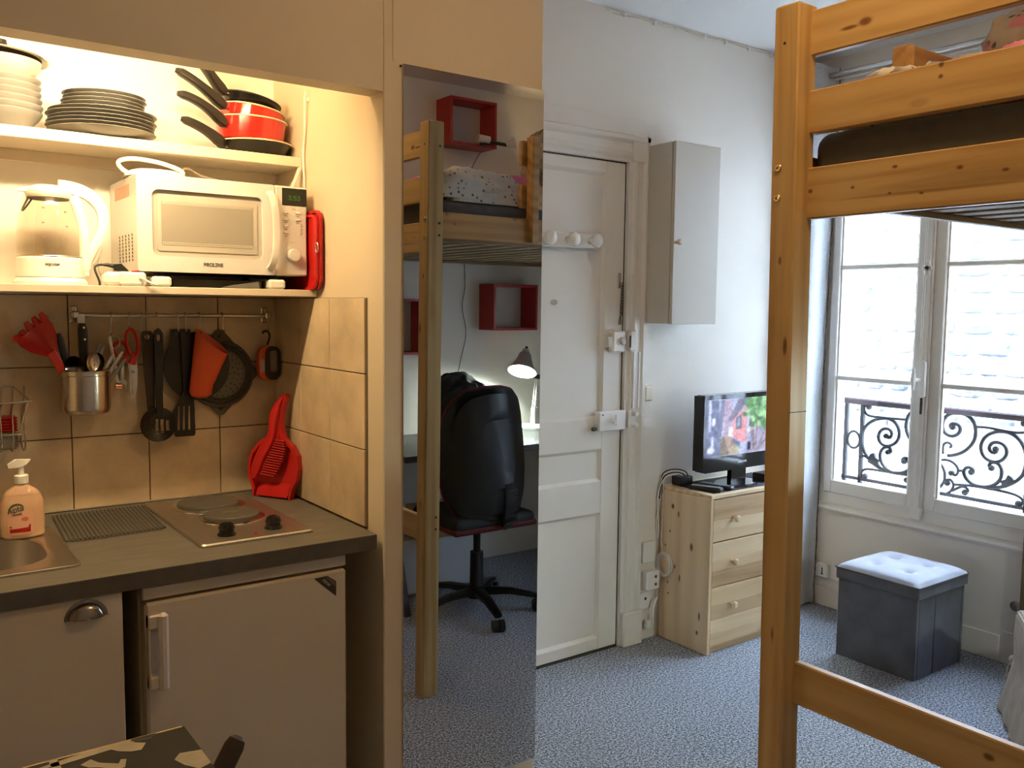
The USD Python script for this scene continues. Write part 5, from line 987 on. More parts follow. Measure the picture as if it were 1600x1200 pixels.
hem = V.reshape(nz_, ns_, 3)[:, 0]; t.add('lace_edge', tube(hem + np.c_[.003 * np.sin(zz * 160), -.004 - .004 * np.abs(np.sin(zz * 90)), 0 * zz], .0018, 5), pbr('dark_lace', (.06, .06, .07), .8))
for k in range(3): t.add('eyelet', tube([(3.80 + .019 * math.cos(a), 2.69 + .035 * k, 2.615 + .019 * math.sin(a)) for a in np.linspace(0, 2 * np.pi, 20, endpoint=False)], .004, 8, True), CHROME)
t = Thing('curtain_rod', 'brushed metal curtain rod above the window', 'curtain rod', (3.80, 2.1, 2.615))
t.add('rod', cyl((3.80, 2.76, 2.617), (3.80, 1.35, 2.617), .012, n=18), STEELD); t.add('rod_track', cyl((3.835, 2.76, 2.603), (3.835, 1.35, 2.603), .007, n=12), WPL)
t.add('rod_bracket', cat_([bx(3.80, 3.869, 2.765, 2.785, 2.585, 2.70, .002), bx(3.79, 3.84, 2.765, 2.785, 2.60, 2.635, .002)]), GLOSSW); t.add('finial', cyl((3.80, 2.76, 2.617), (3.80, 2.775, 2.617), .016, n=18), CHROME)
t.add('rod_bracket', bx(3.80, 3.869, 1.40, 1.42, 2.585, 2.70, .002), GLOSSW)
# ================================================================ LOFT BED
rx = 1.695
BL, BD = (0.62, 0.425, 0.185), (0.43, 0.26, 0.095)
PPOST = wood('bed_pine_post', BL, BD, 'z', .9, [((1.65, 1.24, 1.41), (.01, .008, .03)), ((1.65, 1.262, 1.60), (.01, .006, .014)), ((1.66, 1.245, .75), (.02, .008, .03))], rough=.35)
PR1 = wood('bed_pine_rail_top', BL, BD, 'y', .8, [((rx, 1.105, 2.087), (.02, .022, .0125)), ((rx, 1.142, 2.083), (.02, .03, .006))], rough=.35, knotcol=(.16, .045, .012))
PR2 = wood('bed_pine_rail_guard', BL, BD, 'y', .7, [((rx, .938, 1.966), (.02, .008, .009)), ((rx, .938, 1.943), (.02, .007, .006)), ((rx, .98, 1.90), (.02, .03, .012), .3)], rough=.35)
PR3 = wood('bed_pine_rail_end', BL, BD, 'y', 1.1, [((rx, 1.024, 1.782), (.02, .009, .005)), ((rx, .891, 1.765), (.02, .010, .006)), ((rx, .806, 1.751), (.02, .010, .005)), ((rx, 1.222, 1.752), (.02, .009, .007)), ((rx, 1.118, 1.750), (.02, .007, .005)), ((rx, 1.033, 1.730), (.02, .006, .004)), ((rx, .965, 1.724), (.02, .007, .004)), ((rx, .80, 1.742), (.02, .42, .022), .42), ((rx, .95, 1.727), (.02, .30, .005), .5)], rough=.35)
PR4 = wood('bed_pine_rail_low', BL, BD, 'y', .8, [((rx, .774, .646), (.02, .016, .010))], rough=.35)
PX = wood('bed_pine_long_rail', (0.60, 0.34, 0.12), (0.40, 0.19, 0.06), 'x', .8, [((1.74, 1.26, 1.83), (.02, .03, .015)), ((1.775, 1.26, 1.795), (.015, .03, .012)), ((2.05, 1.26, 1.83), (.018, .03, .012))], rough=.35)
PSL = pbr('slat_pine', (.48, .36, .22), .6, var=.25, vscale=9, stretch=(1, 8, 1), world=True)
BY0, BY1, BX0, BX1 = -.145, 1.215, 1.65, 3.715
t = Thing('loft_bed', 'tall pine loft bed with slatted base, standing over the room', 'bed', (2.7, .55, 0))
posts = {}
def lean(z): return (np.asarray(z) - .75) * .0145      # the front posts lean a little towards the kitchen wall
for x in (BX0, BX1 - .065):
    for y in (BY0, BY1):
        m_ = bx(x, x + .065, y, y + .065, 0, 2.155, .004)
        if y == BY1: m_.vertices[:, 1] += lean(m_.vertices[:, 2])
        p = t.add('post', m_, PPOST)
        if x == BX0 and y == BY1: P0 = p
for z in (1.804, 1.738): t.add('bolt', lathe([(.0035, .0), (.0085, 0), (.0085, .0025), (.007, .004), (.0035, .004), (.003, .001)], (1.65, 1.274, z), 20, (-1, 0, 0)), BRASS, 'brass barrel bolt', under=P0)
t.add('post_seam', bx(1.653, 1.712, BY1 + float(lean(1.263)) - .0006, BY1 + float(lean(1.263)) + .002, 1.2622, 1.2638), DARK, under=P0)
t.add('bolt_hole', cyl((1.6495, 1.270, 2.072), (1.6505, 1.270, 2.072), .0035, n=12), DARK, under=P0)
for z in (2.066, 1.791, 1.748, .701, .655): t.add('bolt', cyl((1.697, 1.2790 + lean(z), z), (1.697, 1.2825 + lean(z), z), .0045, n=12), HANDM, under=P0)
yr0, yr1 = BY0 + .06, BY1 + .004
for a, b, m_ in ((2.045, 2.142, PR1), (1.877, 1.971, PR2), (1.692, 1.804, PR3), (.585, .684, PR4)): t.add('end_rail', bx(rx, rx + .022, yr0, yr1 + float(lean((a + b) / 2)), a, b, .003), m_)
for a, b in ((2.045, 2.142), (1.877, 1.971), (1.692, 1.804), (.585, .684)): t.add('end_rail', bx(BX1 - .067 + .02, BX1 - .025, yr0, yr1 + float(lean((a + b) / 2)), a, b, .003), PR2)
t.add('long_rail', bx(1.712, BX1 - .062, 1.254, 1.277, 1.740, 1.836, .003), PX); t.add('long_rail', bx(1.712, BX1 - .062, BY0 + .004, BY0 + .027, 1.740, 1.836, .003), PX)
t.add('guard_post', bx(2.118, 2.150, 1.256, 1.302, 1.742, 2.153, .003), PX)
for a, b in ((2.045, 2.140), (1.877, 1.971)):
    t.add('guard_rail', bx(2.098, BX1 - .062, 1.232, 1.2555, a, b, .003), PX); t.add('guard_rail', bx(1.712, BX1 - .062, BY0 + .027, BY0 + .049, a, b, .003), PX)
LEDG = wood('ledge_pine', (.34, .22, .12), (.22, .13, .07), 'x', 1.0)
t.add('slat_ledge', bx(1.718, BX1 - .066, 1.230, 1.2535, 1.730, 1.745, .002), LEDG); t.add('slat_ledge', bx(1.718, BX1 - .066, BY0 + .028, BY0 + .055, 1.730, 1.745, .002), LEDG)
for k in range(17): x = 1.735 + k * .116; t.add('slat', bx(x, x + .062, BY0 + .03, 1.252, 1.7455, 1.758, .002), PSL)
# mattress
t = Thing('mattress', 'dark grey covered mattress lying on the loft bed', 'mattress', (2.68, .55, 1.767))
t.add('mattress_body', tm(m3.Manifold.hull_points(np.vstack([sphere((x, y, z), .035, 2).vertices for x in (1.765, 3.600) for y in (BY0 + .09, 1.214) for z in (1.794, 1.85)]))), pbr('charcoal_jersey', (.125, .117, .115), .85, var=.2, vscale=30, world=True))
# bedding
FAB = _new('floral_duvet', {'t': ('geometry', {}), 'v': ('voronoi_texture', {'scale': 42.0, 'randomness': .8}), 'd': ('rgb_ramp', {'ramp': [(0, (.10, .09, .09)), (.17, (.12, .10, .10)), (.24, (.66, .62, .57)), (1, (.70, .67, .62))]}), 'n': ('noise_texture', {'scale': 5.0, 'detail': 1.5}), 'r': ('rgb_ramp', {'ramp': [(.55, (0, 0, 0)), (.58, (1, 1, 1))]}), 'x': ('mix', {'color2': (.68, .20, .38)}), 'p': ('principled_bsdf', {'roughness': .9})},
    [('t.position', 'v.vector'), ('v.distance', 'd.fac'), ('t.position', 'n.vector'), ('n.fac', 'r.fac'), ('r.color', 'x.fac'), ('d.color', 'x.color1'), ('x.color', 'p.base_color')], 'p.BSDF')
def crumple(x0, x1, y0, y1, base, amp, seed, n=70, mm=40, edge=.12):
    X, Y = np.meshgrid(np.linspace(x0, x1, n), np.linspace(y0, y1, mm), indexing='ij')
    U, W = (X - x0) / (x1 - x0) * 2 - 1, (Y - y0) / (y1 - y0) * 2 - 1
    env = np.clip(1 - np.abs(U) ** 6, 0, 1) * np.clip(1 - np.abs(W) ** 6, 0, 1)
    f = meshkit.fbm(np.stack([X * 7 + seed, Y * 7, X * 0 + seed], -1), 4, seed); rid = 1 - np.abs(2 * meshkit.fbm(np.stack([X * 4 + seed, Y * 9, X * 0], -1), 3, seed + 5) - 1)
    Z = base + amp * env ** .4 * (.35 + .45 * f + .55 * rid ** 2) 
    X = X + .02 * (f - .5); Y = Y + .03 * (rid - .5)
    idx = np.arange(n * mm).reshape(n, mm); a, b, c, d = idx[:-1, :-1].ravel(), idx[1:, :-1].ravel(), idx[1:, 1:].ravel(), idx[:-1, 1:].ravel()
    F = np.vstack([np.c_[a, b, c], np.c_[a, c, d]]); T = np.c_[X.ravel(), Y.ravel(), Z.ravel()]; B = T.copy(); B[:, 2] = np.minimum(base, T[:, 2] - .001)
    return trimesh.Trimesh(np.vstack([T, B]), np.vstack([F, F[:, ::-1] + len(T)]), process=False)
t = Thing('duvet', 'crumpled white duvet with pink flowers spread over the loft bed', 'duvet', (2.6, .6, 1.885))
t.add('duvet_cover', crumple(1.80, 3.5, .05, 1.222, 1.886, .095, 11, 110, 80), FAB, smooth=True)
t.add('duvet_fold', crumple(1.76, 2.30, .70, 1.215, 1.90, .115, 23, 80, 60), FAB, smooth=True)
t = Thing('pillow', 'beige dotted pillow with pink flowers standing on the loft bed', 'pillow', (2.62, 1.04, 1.97))
def pillow_mesh(c, a, b, h, seed):
    m = trimesh.creation.icosphere(subdivisions=4); v = m.vertices; s = np.sign(v) * np.abs(v) ** np.array([.55, .55, .9]); f = meshkit.fbm(v * 3 + seed, 3, seed)
    v2 = s * np.array([a, b, h]) * (1 + .22 * (f[:, None] - .5)); m.vertices = v2 + np.array(c); return m
FAB2 = _new('dotted_pillow_cotton', {'t': ('geometry', {}), 'v': ('voronoi_texture', {'scale': 30.0, 'randomness': .9}), 'd': ('rgb_ramp', {'ramp': [(0, (.06, .05, .045)), (.20, (.08, .065, .06)), (.28, (.30, .245, .20)), (1, (.35, .29, .235))]}), 'n': ('noise_texture', {'scale': 6.0, 'detail': 1.5}), 'r': ('rgb_ramp', {'ramp': [(.62, (0, 0, 0)), (.65, (1, 1, 1))]}), 'x': ('mix', {'color2': (.42, .15, .18)}), 'p': ('principled_bsdf', {'roughness': .9})},
    [('t.position', 'v.vector'), ('v.distance', 'd.fac'), ('t.position', 'n.vector'), ('n.fac', 'r.fac'), ('r.color', 'x.fac'), ('d.color', 'x.color1'), ('x.color', 'p.base_color')], 'p.BSDF')
t.add('pillow_case', pillow_mesh((2.545, 1.085, 2.10), .29, .10, .16, 4), FAB2, smooth=True)
# ================================================================ FRONT WALL SEEN IN THE MIRROR
REDW = pbr('red_lacquered_wood', (.42, .025, .022), .4)
def boxshelf(label, x0, x1, z0, z1, dpt=.15):
    t = Thing('box_shelf', label, 'shelf', ((x0 + x1) / 2, YF + .08, z0), None); y0, y1 = YF + .001, YF + dpt; k = .014
    t.add('side_board', bx(x0, x0 + k, y0, y1, z0, z1, .001), REDW); t.add('side_board', bx(x1 - k, x1, y0, y1, z0, z1, .001), REDW)
    t.add('top_board', bx(x0 + k, x1 - k, y0, y1, z1 - k, z1, .001), REDW); t.add('bottom_board', bx(x0 + k, x1 - k, y0, y1, z0, z0 + k, .001), REDW)
boxshelf('red square box shelf high on the wall above the bed, reflected in the mirror', 2.570, 2.872, 2.365, 2.615)
boxshelf('red square box shelf above the desk lamp, reflected in the mirror', 2.862, 3.175, 1.358, 1.620)
boxshelf('red square box shelf left of the bed post, reflected in the mirror', 2.080, 2.425, 1.232, 1.528)
DESKT = pbr('black_desk_laminate', (.05, .05, .052), .35); WBOX = pbr('white_storage_plastic', (.55, .57, .6), .5)
t = Thing('desk', 'long dark desk along the wall under the loft bed, seen in the mirror', 'desk', (2.75, .15, 0))
t.add('desk_top', bx(2.02, 3.46, YF + .003, .47, .752, .782, .003), DESKT)
for x in (2.03, 3.42):
    t.add('desk_leg', hull([(x, YF + .02, 0), (x + .03, YF + .02, 0), (x, YF + .05, 0), (x + .03, YF + .05, 0), (x, .2, .752), (x + .03, .2, .752), (x, .24, .752), (x + .03, .24, .752)]), DESKT)
    t.add('desk_leg', hull([(x, .42, 0), (x + .03, .42, 0), (x, .45, 0), (x + .03, .45, 0), (x, .2, .752), (x + .03, .2, .752), (x, .24, .752), (x + .03, .24, .752)]), DESKT)
single('storage_box', bx(2.08, 2.62, -.10, .22, .012, .30, .015), WBOX, 'grey-white storage box on the floor under the desk', 'box')
single('wooden_crate', cat_([bx(2.28, 2.66, .0, .25, .302, .312), bx(2.28, 2.66, .24, .25, .312, .44), bx(2.28, 2.66, 0, .01, .312, .44), bx(2.28, 2.29, .01, .24, .312, .44), bx(2.65, 2.66, .01, .24, .312, .44)]), wood('crate_pine', (.55, .38, .2), (.38, .23, .11), 'x'), 'pine crate on top of the storage box under the desk', 'crate')
# desk lamp
LW = pbr('white_lamp_metal', (.78, .78, .76), .3)
t = Thing('desk_lamp', 'white articulated desk lamp switched on over the desk', 'lamp', (3.13, 0, .782))
lb = np.array([3.14, -.02, .782])
t.add('lamp_base', lathe([(0, 0), (.085, 0), (.085, .012), (.07, .022), (0, .026)], lb, 40), LW); t.add('lamp_socket', cyl(lb + (0, 0, .02), lb + (.004, 0, .12), .014, n=14), LW)
el = np.array([3.175, -.03, 1.085]); hd_ = np.array([3.065, 0.0, 1.215])
for k in (-.010, .010):
    t.add('arm', cyl(lb + (.004, k, .11), el + (0, k, 0), .0045, n=10), LW); t.add('arm', cyl(el + (0, k, 0), hd_ + (0, k, 0), .0045, n=10), LW)
t.add('joint', cyl(el + (0, -.018, 0), el + (0, .018, 0), .014, n=16), BLACKP); t.add('spring', tube([lb + (.03 + .006 * math.cos(q), .006 * math.sin(q), .12 + .0022 * q) for q in np.linspace(0, 60, 120)], .0015, 5), CHROME)
ad = np.array([-.42, .30, -.86]); ad /= np.linalg.norm(ad); sc_ = hd_ + ad * -.005
shp = [(.020, -.03), (.024, -.012), (.036, 0), (.045, .035), (.062, .075), (.082, .105), (.085, .112)]
t.add('lamp_shade', lathe(shp + [(r - .003, z) for r, z in shp[::-1]], sc_, 40, ad), pbr('grey_lamp_shade', (.5, .5, .5), .35, .3)); t.add('shade_knob', cyl(sc_ - ad * .03, sc_ - ad * .05, .008, n=12), BLACKP)
bcn = sc_ + ad * .066
t.add('bulb', sphere(bcn, .034, 2), emit('cool_bulb', (.88, 1.0, .88), DESK_W))
# clip spot on upper box shelf
t = Thing('clip_lamp', 'small white clip spotlight on the upper red box shelf', 'lamp', (2.80, -.01, 2.40))
t.add('clip', bx(2.755, 2.80, -.03, .01, 2.372, 2.40, .004), BLACKP); t.add('lamp_body', cyl((2.725, .0, 2.405), (2.795, .01, 2.400), .021, .019, 18), WPL); t.add('arm', cyl((2.80, 0, 2.392), (2.90, .02, 2.384), .010, n=12), BLACKP); t.add('spot_bulb', lathe([(0, 0), (.012, 0), (.016, .02), (.030, .045), (.031, .050), (.029, .050), (.014, .02), (0, .018)], (2.90, .02, 2.384), 28, (1, .6, .35)), pbr('frosted_bulb', (.8, .78, .72), .3))
t.add('spot_face', lathe([(0, 0), (.027, 0), (.0, .004)], np.array([2.90, .02, 2.384]) + np.array([1, .6, .35]) / np.linalg.norm([1, .6, .35]) * .046, 24, (1, .6, .35)), emit('warm_spot', (1.0, .72, .38), CLIP_W))
t = Thing('added_ceiling_lamp', 'round opal ceiling lamp added out of view for warm light', 'lamp', (1.3, .85, 2.60))  # unseen lamp added to supply the warm light on the kitchen front
t.add('lamp_base', cyl((1.3, .85, 2.69), (1.3, .85, 2.714), .10, n=32), WPL); t.add('opal_bowl', lathe([(0, -.085), (.06, -.078), (.105, -.05), (.13, -.01), (.13, 0), (0, 0)], (1.3, .85, 2.69), 36), emit('warm_opal', (1.0, .64, .29), CEIL_W))
t.add('cord', tube(spline([(2.79, .01, 2.385), (2.765, -.10, 2.28), (2.75, -.155, 2.16), (2.745, -.165, 1.95), (2.75, -.165, 1.72), (2.755, -.168, 1.58), (2.74, -.168, 1.50), (2.765, -.168, 1.36), (2.74, -.168, 1.22), (2.715, -.168, 1.12), (2.705, -.165, 1.03), (2.71, -.15, .95)], 80), .0022, 6), pbr('grey_cord', (.16, .15, .14), .6))
# office chair
CHF = pbr('black_chair_fabric', (.014, .0145, .016), .75); CHP = pbr('black_chair_shell', (.012, .0125, .014), .35); REDF = pbr('dark_red_fabric', (.12, .012, .012), .8)
cx_, cy_ = 2.365, .56
t = Thing('office_chair', 'black high-backed office chair on castors at the desk, seen in the mirror', 'chair', (cx_, cy_, 0))
t.add('gas_column', cat_([cyl((cx_, cy_, .10), (cx_, cy_, .30), .035, .032, 20), cyl((cx_, cy_, .30), (cx_, cy_, .44), .018, n=16)]), CHP)
t.add('hub', lathe([(0, 0), (.05, 0), (.045, .05), (.03, .06), (0, .06)], (cx_, cy_, .075), 24), CHP)
for k in range(5):
    a = math.radians(104 + 72 * k); e = np.array([cx_ + .30 * math.cos(a), cy_ + .30 * math.sin(a), .075]); c0 = np.array([cx_ + .03 * math.cos(a), cy_ + .03 * math.sin(a), .105])
    p = t.add('base_leg', flat_tube([c0, (c0 + e) / 2 + (0, 0, .012), e], [.030, .024, .018], [.020, .016, .012], (0, 0, 1)), CHP)
    s = np.array([-math.sin(a), math.cos(a), 0])
    for q in (-1, 1): t.add('castor', cyl((e[0] + s[0] * q * .006, e[1] + s[1] * q * .006, .028), (e[0] + s[0] * q * .026, e[1] + s[1] * q * .026, .028), .028, n=20), CHP, under=p)
t.add('seat', tm(m3.Manifold.hull_points(np.vstack([sphere((cx_ + a, cy_ - .03 + b, .475), .034, 2).vertices for a, b in ((-.19, -.2), (.19, -.2), (-.2, .17), (.2, .17))]))), CHF)
t.add('seat_piping', tm(m3.Manifold.hull_points(np.vstack([sphere((cx_ + a, cy_ - .03 + b, .452), .016, 1).vertices for a, b in ((-.212, -.222), (.212, -.222), (-.222, .192), (.222, .192))]))), REDF, 'dark red seat edge')
t.add('seat_lever', cyl((cx_ - .02, cy_ + .02, .43), (cx_ + .09, cy_ + .12, .425), .007, n=10), CHROME)
by = cy_ + .135; outl = [(-.10, .50), (-.17, .52), (-.215, .60), (-.235, .72), (-.232, .84), (-.215, .95), (-.185, 1.03), (-.13, 1.085), (-.04, 1.105), (.05, 1.105), (.13, 1.088), (.185, 1.045), (.215, .97), (.232, .86), (.236, .72), (.215, .60), (.17, .525), (.10, .505)]
ob = Polygon(outl).buffer(.01)
def backshell(grow, y_): return np.c_[[(cx_ + x, y_ - .10 * (x / .235) ** 2 + .02 * math.cos((z - .5) * 5), z) for x, z in np.array([ob.buffer(grow).exterior.interpolate(q, normalized=True).coords[0] for q in np.linspace(0, 1, 80, endpoint=False)])]]
t.add('backrest', loft([backshell(-.05, by - .02), backshell(-.015, by - .03), backshell(0, by - .005), backshell(-.004, by + .018), backshell(-.03, by + .034), backshell(-.09, by + .045), backshell(-.15, by + .05)]), CHP)
t.add('back_edge', tube(backshell(.002, by - .004), .006, 6, True), REDF, 'dark red edge trim')
p = t.add('back_support', flat_tube([(cx_ + .055, by + .055, .66), (cx_ + .055, by + .065, .58), (cx_ + .05, by + .05, .46), (cx_ + .03, cy_ + .03, .42)], .030, .012, (0, -1, 0)), CHP)
for k in range(9): t.add('bellow_rib', hull([(cx_ + .055 + a, by + .068 + b, .47 + .02 * k + c) for a in (-.034, .034) for b in (0, .008) for c in (0, .009)]), CHP, under=p)
# bag on the desk
t = Thing('backpack', 'black crumpled backpack on the desk behind the office chair', 'bag', (2.45, .2, .782))
m_ = trimesh.creation.icosphere(subdivisions=4); f_ = meshkit.fbm(m_.vertices * 2.2 + 3, 4, 8); m_.vertices = m_.vertices * np.array([.19, .13, .19]) * (1 + .5 * (f_[:, None] - .5)) + np.array([2.47, .22, .95]); m_.vertices[:, 2] = np.maximum(m_.vertices[:, 2], .784)
t.add('bag_body', m_, CHF, smooth=True); t.add('bag_handle', tube(spline([(2.46, .2, 1.10), (2.50, .2, 1.125), (2.54, .2, 1.11), (2.55, .2, 1.08)], 14), .008, 8), CHF)
single('papers', cat_([bx(3.17, 3.36, .05, .28, .7825, .789), bx(3.2, 3.35, .1, .26, .7895, .792)]), pbr('white_paper', (.75, .75, .76), .8), 'stack of white papers on the desk beside the lamp', 'papers')
# ================================================================ BALCONY AND COURTYARD
IRONB = pbr('dark_wrought_iron', (.010, .011, .016), .55)
RXX = 4.055
t = Thing('balcony_railing', 'wrought iron window railing with scrolls and purple-brown handrail', 'railing', (RXX, 2.16, .60))
t.add('handrail', bx(RXX - .022, RXX + .022, 1.645, 2.676, 1.020, 1.050, .006), pbr('oxblood_handrail', (.030, .010, .018), .45), 'oxblood painted handrail')
def rod(P, r=.006): return tube([(RXX, y, z) for y, z in P], r, 8)
for y in (2.650, 2.560, 1.760, 1.670): t.add('upright', bx(RXX - .009, RXX + .009, y - .009, y + .009, .60, 1.022, .001), IRONB)
t.add('bottom_bar', bx(RXX - .009, RXX + .009, 1.62, 2.70, .632, .648, .002), IRONB)
def spiral(cy, cz, r0, r1, a0, turns, n=60):
    a = np.linspace(a0, a0 + turns * 2 * np.pi, n); r = r0 * (r1 / r0) ** np.linspace(0, 1, n); return [(cy + q * math.cos(b), cz + q * math.sin(b)) for q, b in zip(r, a)]
def mir_(P): return [(4.32 - y, z) for y, z in P]
SCROLLS = [[(2.3028, 0.6979), (2.3339, 0.7039), (2.3805, 0.7002), (2.4283, 0.7039), (2.4945, 0.7314), (2.5427, 0.7854), (2.5598, 0.8442), (2.5484, 0.899), (2.5131, 0.9371), (2.4654, 0.9589), (2.4177, 0.9626), (2.3813, 0.9445), (2.3614, 0.9063), (2.3655, 0.8653), (2.3953, 0.8355), (2.4306, 0.8271), (2.4595, 0.842), (2.469, 0.8708), (2.4583, 0.8984), (2.431, 0.9128), (2.4069, 0.9068), (2.3995, 0.8854), (2.4113, 0.8691), (2.4259, 0.8747)], [(2.4132, 0.7974), (2.3984, 0.8039), (2.4063, 0.8192), (2.4263, 0.8209), (2.4479, 0.8045), (2.456, 0.7748), (2.4445, 0.7389), (2.4126, 0.7101), (2.3726, 0.6992), (2.334, 0.7076), (2.3043, 0.727), (2.2941, 0.7505), (2.2991, 0.7739), (2.3187, 0.7827), (2.3351, 0.773), (2.3343, 0.7569), (2.3231, 0.763)], [(2.5267, 1.0105), (2.5215, 1.0215), (2.5382, 1.026), (2.5516, 1.0141), (2.5531, 0.9935), (2.5397, 0.9736), (2.5064, 0.9658), (2.4738, 0.9655), (2.41, 0.9664), (2.3323, 0.969)], [(2.5305, 0.6595), (2.5402, 0.6518), (2.5524, 0.6614), (2.5484, 0.6835), (2.5257, 0.6955), (2.4928, 0.6983), (2.428, 0.6987), (2.3029, 0.6993)], [(2.5604, 0.7561), (2.5389, 0.7592), (2.503, 0.7378), (2.4612, 0.7176), (2.4204, 0.7051)], [(2.1156, 0.8238), (2.0571, 0.8426), (2.0178, 0.8757), (1.9963, 0.9163), (1.9939, 0.9577), (2.0076, 0.9972), (2.0395, 1.0212), (2.0811, 1.0272), (2.119, 1.0163), (2.1392, 0.9966), (2.1483, 0.9675), (2.1433, 0.9399), (2.1244, 0.9211), (2.0961, 0.9176), (2.0724, 0.931), (2.0632, 0.9529), (2.071, 0.9693), (2.0888, 0.9763), (2.1061, 0.9723), (2.1111, 0.9612), (2.101, 0.9575)], [(1.996, 0.9711), (1.9167, 0.9736), (1.8521, 0.968), (1.8143, 0.9679), (1.7774, 0.9737)], [(1.9275, 0.701), (1.8634, 0.7188), (1.8141, 0.7473), (1.7847, 0.7787), (1.7709, 0.8402), (1.7792, 0.8981), (1.8065, 0.9405), (1.8454, 0.9621), (1.8902, 0.9634), (1.9347, 0.9445), (1.9623, 0.907), (1.965, 0.8726), (1.9486, 0.8408), (1.9148, 0.8254), (1.8826, 0.8302), (1.8583, 0.8538), (1.8535, 0.8812), (1.8676, 0.906), (1.8939, 0.9146), (1.9194, 0.9059), (1.9293, 0.8843), (1.9185, 0.8668), (1.9003, 0.868), (1.8945, 0.8796), (1.9012, 0.884)], [(1.9131, 0.7951), (1.9253, 0.8021), (1.9209, 0.8163), (1.8984, 0.8231), (1.8747, 0.8045), (1.8696, 0.7716), (1.8837, 0.7356), (1.9215, 0.7102), (1.9609, 0.7041), (2.0019, 0.7123), (2.0307, 0.7387), (2.0368, 0.7621), (2.0261, 0.7791), (2.0058, 0.7822), (1.9929, 0.7711), (2.0005, 0.7616)], [(2.1463, 0.7981), (2.1108, 0.8012), (2.0784, 0.7871), (2.0631, 0.7615), (2.0709, 0.7392), (2.0906, 0.7417)], [(2.0628, 0.7566), (2.0499, 0.7621), (2.0367, 0.7607)], [(2.1464, 0.6665), (2.1197, 0.7031), (2.0989, 0.7122), (2.0825, 0.6952), (2.086, 0.6699), (2.1026, 0.6494), (2.1377, 0.6395)], [(2.0856, 0.6629), (2.0552, 0.6823), (2.0244, 0.6876), (2.0121, 0.6759), (2.0238, 0.6648)], [(2.1527, 0.783), (2.1294, 0.7511), (2.124, 0.7165), (2.1464, 0.6665)], [(2.1407, 0.8272), (2.1408, 0.8555), (2.1328, 0.8778), (2.1139, 0.8831), (2.1006, 0.8715), (2.1085, 0.8627)], [(2.0837, 0.6915), (1.9675, 0.7009), (1.8947, 0.6999), (1.8238, 0.6956), (1.7919, 0.688), (1.7721, 0.6684), (1.7786, 0.6526), (1.7901, 0.6571)]]
BOSSES = [(2.4275, 0.876), (2.4132, 0.7974), (2.3247, 0.7657), (2.5283, 1.0103), (2.5322, 0.6593), (2.3107, 0.6746), (2.0997, 0.959), (1.9005, 0.8828), (1.9144, 0.7949), (2.0026, 0.762), (2.0936, 0.744), (2.1107, 0.6939), (2.0266, 0.6643), (1.7913, 0.6568), (1.7882, 1.0104)]
def rod2(P, r): return tube(spline([(RXX, y, z) for y, z in P], max(16, len(P) * 4)), r, 8)
for i, P in enumerate(SCROLLS): t.add('scroll', rod2(P, .0085 if i in (0, 1, 5, 7, 8) else .0065), IRONB)
t.add('scroll', rod2([(4.32 - y, z) for y, z in SCROLLS[5]], .0085), IRONB)
for y, z in BOSSES: t.add('scroll_boss', sphere((RXX, y, z), .0145, 1, (1.2, 1, 1)), IRONB)
for k in (0, 1): t.add('ring', tube([(RXX, (2.605 if k == 0 else 1.715) + .034 * math.cos(a), .836 + .043 * math.sin(a)) for a in np.linspace(0, 2 * np.pi, 28, endpoint=False)], .0065, 8, True), IRONB)
for q in ([(2.505, .772), (2.49, .780), (2.482, .760), (2.462, .748), (2.470, .735), (2.458, .722), (2.475, .722), (2.515, .735)], [(1.825, .765), (1.838, .772), (1.846, .752), (1.868, .742), (1.858, .730), (1.868, .718), (1.845, .722), (1.812, .748)]):
    t.add('leaf', plate_x(Polygon(q).buffer(.004), RXX - .007, RXX + .007), IRONB)
# window sill outside
struct('trim_5', bx(4.02, 4.26, 1.551, 2.709, .556, .60, .004), pbr('pale_stone_sill', (.72, .71, .68), .7), 'outside stone window sill')
# courtyard
struct('ground_court', bx(4.02, 9, -14, 26, -1.35, -1.30), pbr('court_paving', (.55, .54, .52), .9, var=.2, vscale=2, world=True))
SX = 8.2
STN = [pbr(f'rubble_stone_{i}', c, .9, col2=(.035, .04, .055), vscale=9, stretch=(1, 1, 2), world=True, bump=.5, bscale=14) for i, c in enumerate(((.20, .20, .20), (.15, .15, .155), (.25, .25, .24), (.12, .125, .135)))]
MORT = pbr('pale_lime_render', (.46, .46, .45), .9, var=.15, vscale=2.2, world=True, bump=.4, bscale=9)
t = Thing('court_wall', 'pale rubble stone wall across the courtyard behind the window', 'wall', (SX, 4.5, -1.3), None)
t.add('render_coat', bx(SX + .03, SX + .4, -14, 26, -1.3, 6.2), MORT)
r2 = np.random.default_rng(5); z = -.62; cnt = 0
def stone(y0, y1, z0, z1):
    b = min(y1 - y0, z1 - z0) * .28; P = []
    for k in range(10):
        a = k / 10 * 2 * np.pi; yy = (y0 + y1) / 2 + (y1 - y0) / 2 * np.sign(math.cos(a)) * abs(math.cos(a)) ** .55 * r2.uniform(.86, 1.0); z_ = (z0 + z1) / 2 + (z1 - z0) / 2 * np.sign(math.sin(a)) * abs(math.sin(a)) ** .55 * r2.uniform(.86, 1.0)
        P += [(SX + .035, yy, z_), (SX + r2.uniform(-.012, .018), (yy * .8 + (y0 + y1) / 2 * .2), z_ * .8 + (z0 + z1) / 2 * .2)]
    return hull(P)
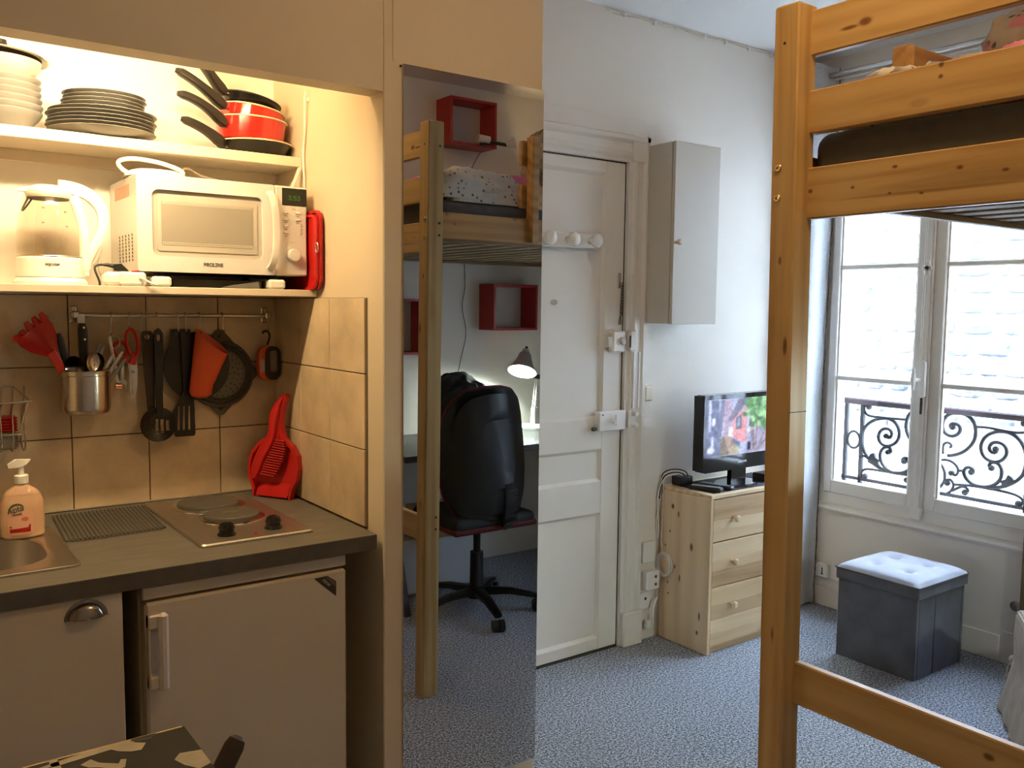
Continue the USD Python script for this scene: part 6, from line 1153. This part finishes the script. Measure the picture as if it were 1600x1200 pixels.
while z < 2.75 and cnt < 296:
    h = r2.uniform(.11, .21); y = 2.75 + r2.uniform(-.15, 0)
    while y < 6.3 and cnt < 296:
        w_ = r2.uniform(.16, .40); t.add('stone', stone(y + .012, y + w_ - .012, z + .012, z + h - .012), STN[r2.integers(4)], smooth=35); cnt += 1; y += w_
    z += h
t = Thing('garden_wall', 'low rendered garden wall with stone coping beyond the railing', 'wall', (7.2, 4.2, -1.3))
t.add('wall_body', bx(7.2, 7.45, -2, 12, -1.3, .50), MORT)
y = 2.4
while y < 6: t.add('coping_stone', bx(7.14, 7.5, y + .006, y + .62, .50, .565 + r2.uniform(-.006, .006), .012), STN[r2.integers(3)]); y += .626
LEAF = [_new(f'leaf_green_{i}', {'d': ('diffuse_bsdf', {'color': c}), 't': ('translucent_bsdf', {'color': c}), 'm': ('mix_closure', {'fac': .4})}, [('d.BSDF', 'm.closure1'), ('t.BSDF', 'm.closure2')], 'm.closure') for i, c in enumerate(((.20, .34, .10), (.30, .38, .09), (.16, .30, .14)))]
def shrub(label, c, rad, n, mi):
    t = Thing('shrub', label, 'shrub', c); L = []
    for k in range(n):
        p = np.array(c) + np.array(rad) * r2.normal(0, .45, 3); p[2] = max(p[2], c[2]); s = r2.uniform(.018, .04); a, b = r2.normal(size=3), r2.normal(size=3); a /= np.linalg.norm(a); b -= a * (a @ b); b /= np.linalg.norm(b)
        L.append((p - a * s, p + b * s * .45, p + a * s, p - b * s * .45))
    V = np.vstack(L); F = np.vstack([[(4 * k, 4 * k + 1, 4 * k + 2), (4 * k, 4 * k + 2, 4 * k + 3)] for k in range(n)])
    g = usdkit.mesh(stage, t.path + '/foliage', (V - t.loc, F), LEAF[mi]); tagp(g.GetPrim(), kind='stuff')
    t.add('stem', cyl((c[0], c[1], -1.3), (c[0], c[1], c[2] + rad[2] * .4), .012, n=8), STN[3])
shrub('low green shrub in the court, behind the left sash', (5.6, 3.18, .02), (.10, .16, .16), 220, 0)
shrub('low yellowish shrub in the court, behind the right sash', (5.6, 2.42, -.02), (.10, .16, .14), 200, 1)
shrub('wall fern on the coping, behind the upper right sash', (7.05, 3.88, .60), (.06, .15, .07), 160, 2)
